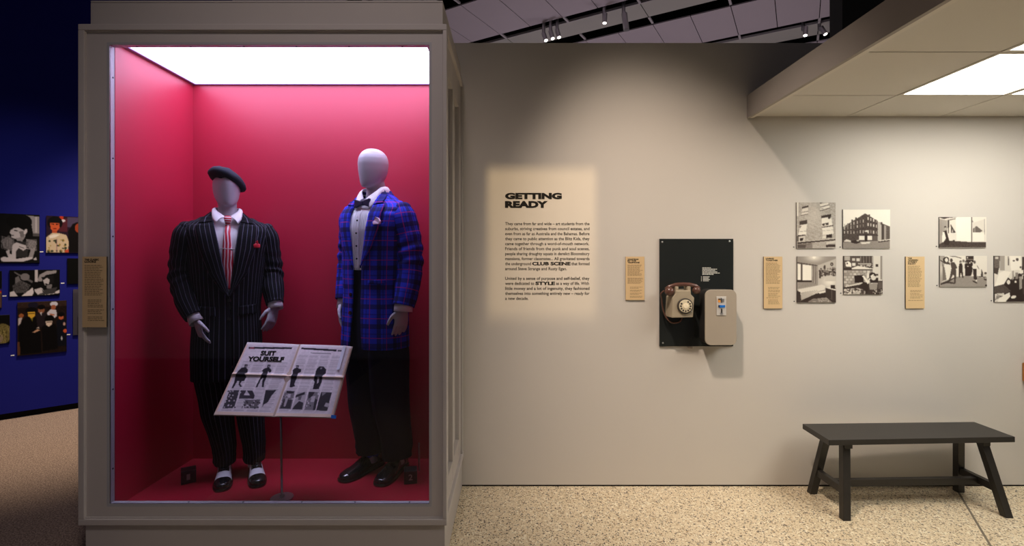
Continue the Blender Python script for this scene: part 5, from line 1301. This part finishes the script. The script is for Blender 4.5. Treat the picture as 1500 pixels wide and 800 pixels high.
pt_ = B().box(q0.x, q1.x, KF-.004, KF, q1.z, q0.z).build('coin_plate', 'coin_plate', cb, bevel=.001)
k8 = lambda x, y: at(1040+x/17.77, 425+y/17.77, KF-.004)
def kbox(xa, ya, xb, yb, d, name, m):
    a_, b_ = k8(xa, ya), k8(xb, yb); B().box(a_.x, b_.x, KF-.004-d, KF-.0035, b_.z, a_.z).build(name, m, pt_)
kbox(208, 225, 272, 320, .002, 'coin_slot_surround', 'coin_orange'); kbox(215, 222, 272, 255, .003, 'slot_shadow_plate', 'dial_dark'); kbox(285, 205, 302, 330, .003, 'coin_slot', 'box_side'); kbox(306, 225, 365, 310, .0025, 'coin_button', 'metal_grey')
kbox(218, 392, 388, 452, .004, 'blue_lever', 'coin_blue'); kbox(218, 392, 245, 452, .0045, 'lever_end', 'navy_bow')
kbox(285, 485, 318, 590, .003, 'return_slot', 'box_side'); kbox(262, 590, 338, 632, .002, 'return_cup', 'metal_grey')

# ================================================================== BENCH
ben = thing('bench', (2.38, 2.98, 0), 'black painted wooden bench with splayed legs standing by the pale wall', 'bench')
FL, FR, BLc, BRc = Vector((1.820, 2.823, .45)), Vector((2.942, 2.874, .45)), Vector((1.832, 3.100, .45)), Vector((2.950, 3.137, .45))
dn = Vector((0, 0, -.032)); c8 = [FL, FR, BRc, BLc]
B().add(c8+[p+dn for p in c8], [(0, 1, 2, 3), (7, 6, 5, 4), (0, 4, 5, 1), (1, 5, 6, 2), (2, 6, 7, 3), (3, 7, 4, 0)]).build('seat', 'bench_black', ben, bevel=.002)
legs = [((1.952, 2.885, .42), (1.905, 2.812, 0)), ((1.950, 3.040, .42), (1.908, 3.128, 0)), ((2.792, 2.925, .42), (2.860, 2.842, 0)), ((2.795, 3.075, .42), (2.862, 3.150, 0))]
for a_, b_ in legs:
    a_, b_ = Vector(a_), Vector(b_); B_ = B(); hw, hd_ = .0215, .020
    vs = [p+Vector((sx*hw, sy*hd_, 0)) for p in (a_, b_) for sx, sy in ((-1, -1), (1, -1), (1, 1), (-1, 1))]
    B_.add(vs, [(0, 1, 2, 3), (7, 6, 5, 4), (0, 4, 5, 1), (1, 5, 6, 2), (2, 6, 7, 3), (3, 7, 4, 0)]).build('leg', 'bench_black', ben, bevel=.002)
mid = lambda l_, z: Vector(l_[1]).lerp(Vector(l_[0]), z/.42)
B().bar(mid(legs[0], .150), mid(legs[1], .150), .028, .042).build('side_stretcher', 'bench_black', ben)
B().bar(mid(legs[2], .150), mid(legs[3], .150), .028, .042).build('side_stretcher', 'bench_black', ben)
B().bar((mid(legs[0], .140)+mid(legs[1], .140))/2, (mid(legs[2], .140)+mid(legs[3], .140))/2, .03, .040).build('long_stretcher', 'bench_black', ben)
for k in (0, 2):
    a_, b_ = Vector(legs[k][0]), Vector(legs[k+1][0]); d_ = (b_-a_)
    B().bar(a_-d_*.25+Vector((0, 0, -.015)), b_+d_*.15+Vector((0, 0, -.015)), .04, .028).build('cross_rail', 'bench_black', ben)

# ---- wooden ledge entering the frame at the right edge
z1, z0 = wz(531), wz(558); xl = wx(1496.5)
wl_ = thing('wooden_ledge', (xl+.3, WY, z0), 'orange-brown wooden ledge on the wall at the right edge of the picture', 'ledge')
B().box(xl, xl+.7, WY-.062, WY-.001, z0, z1).build('rail', 'wood_orange', wl_, bevel=.006, segs=3)
B().box(xl+.02, xl+.7, WY-.10, WY-.001, z0-.018, z0).build('shelf_lip', 'wood_orange', wl_, bevel=.003)
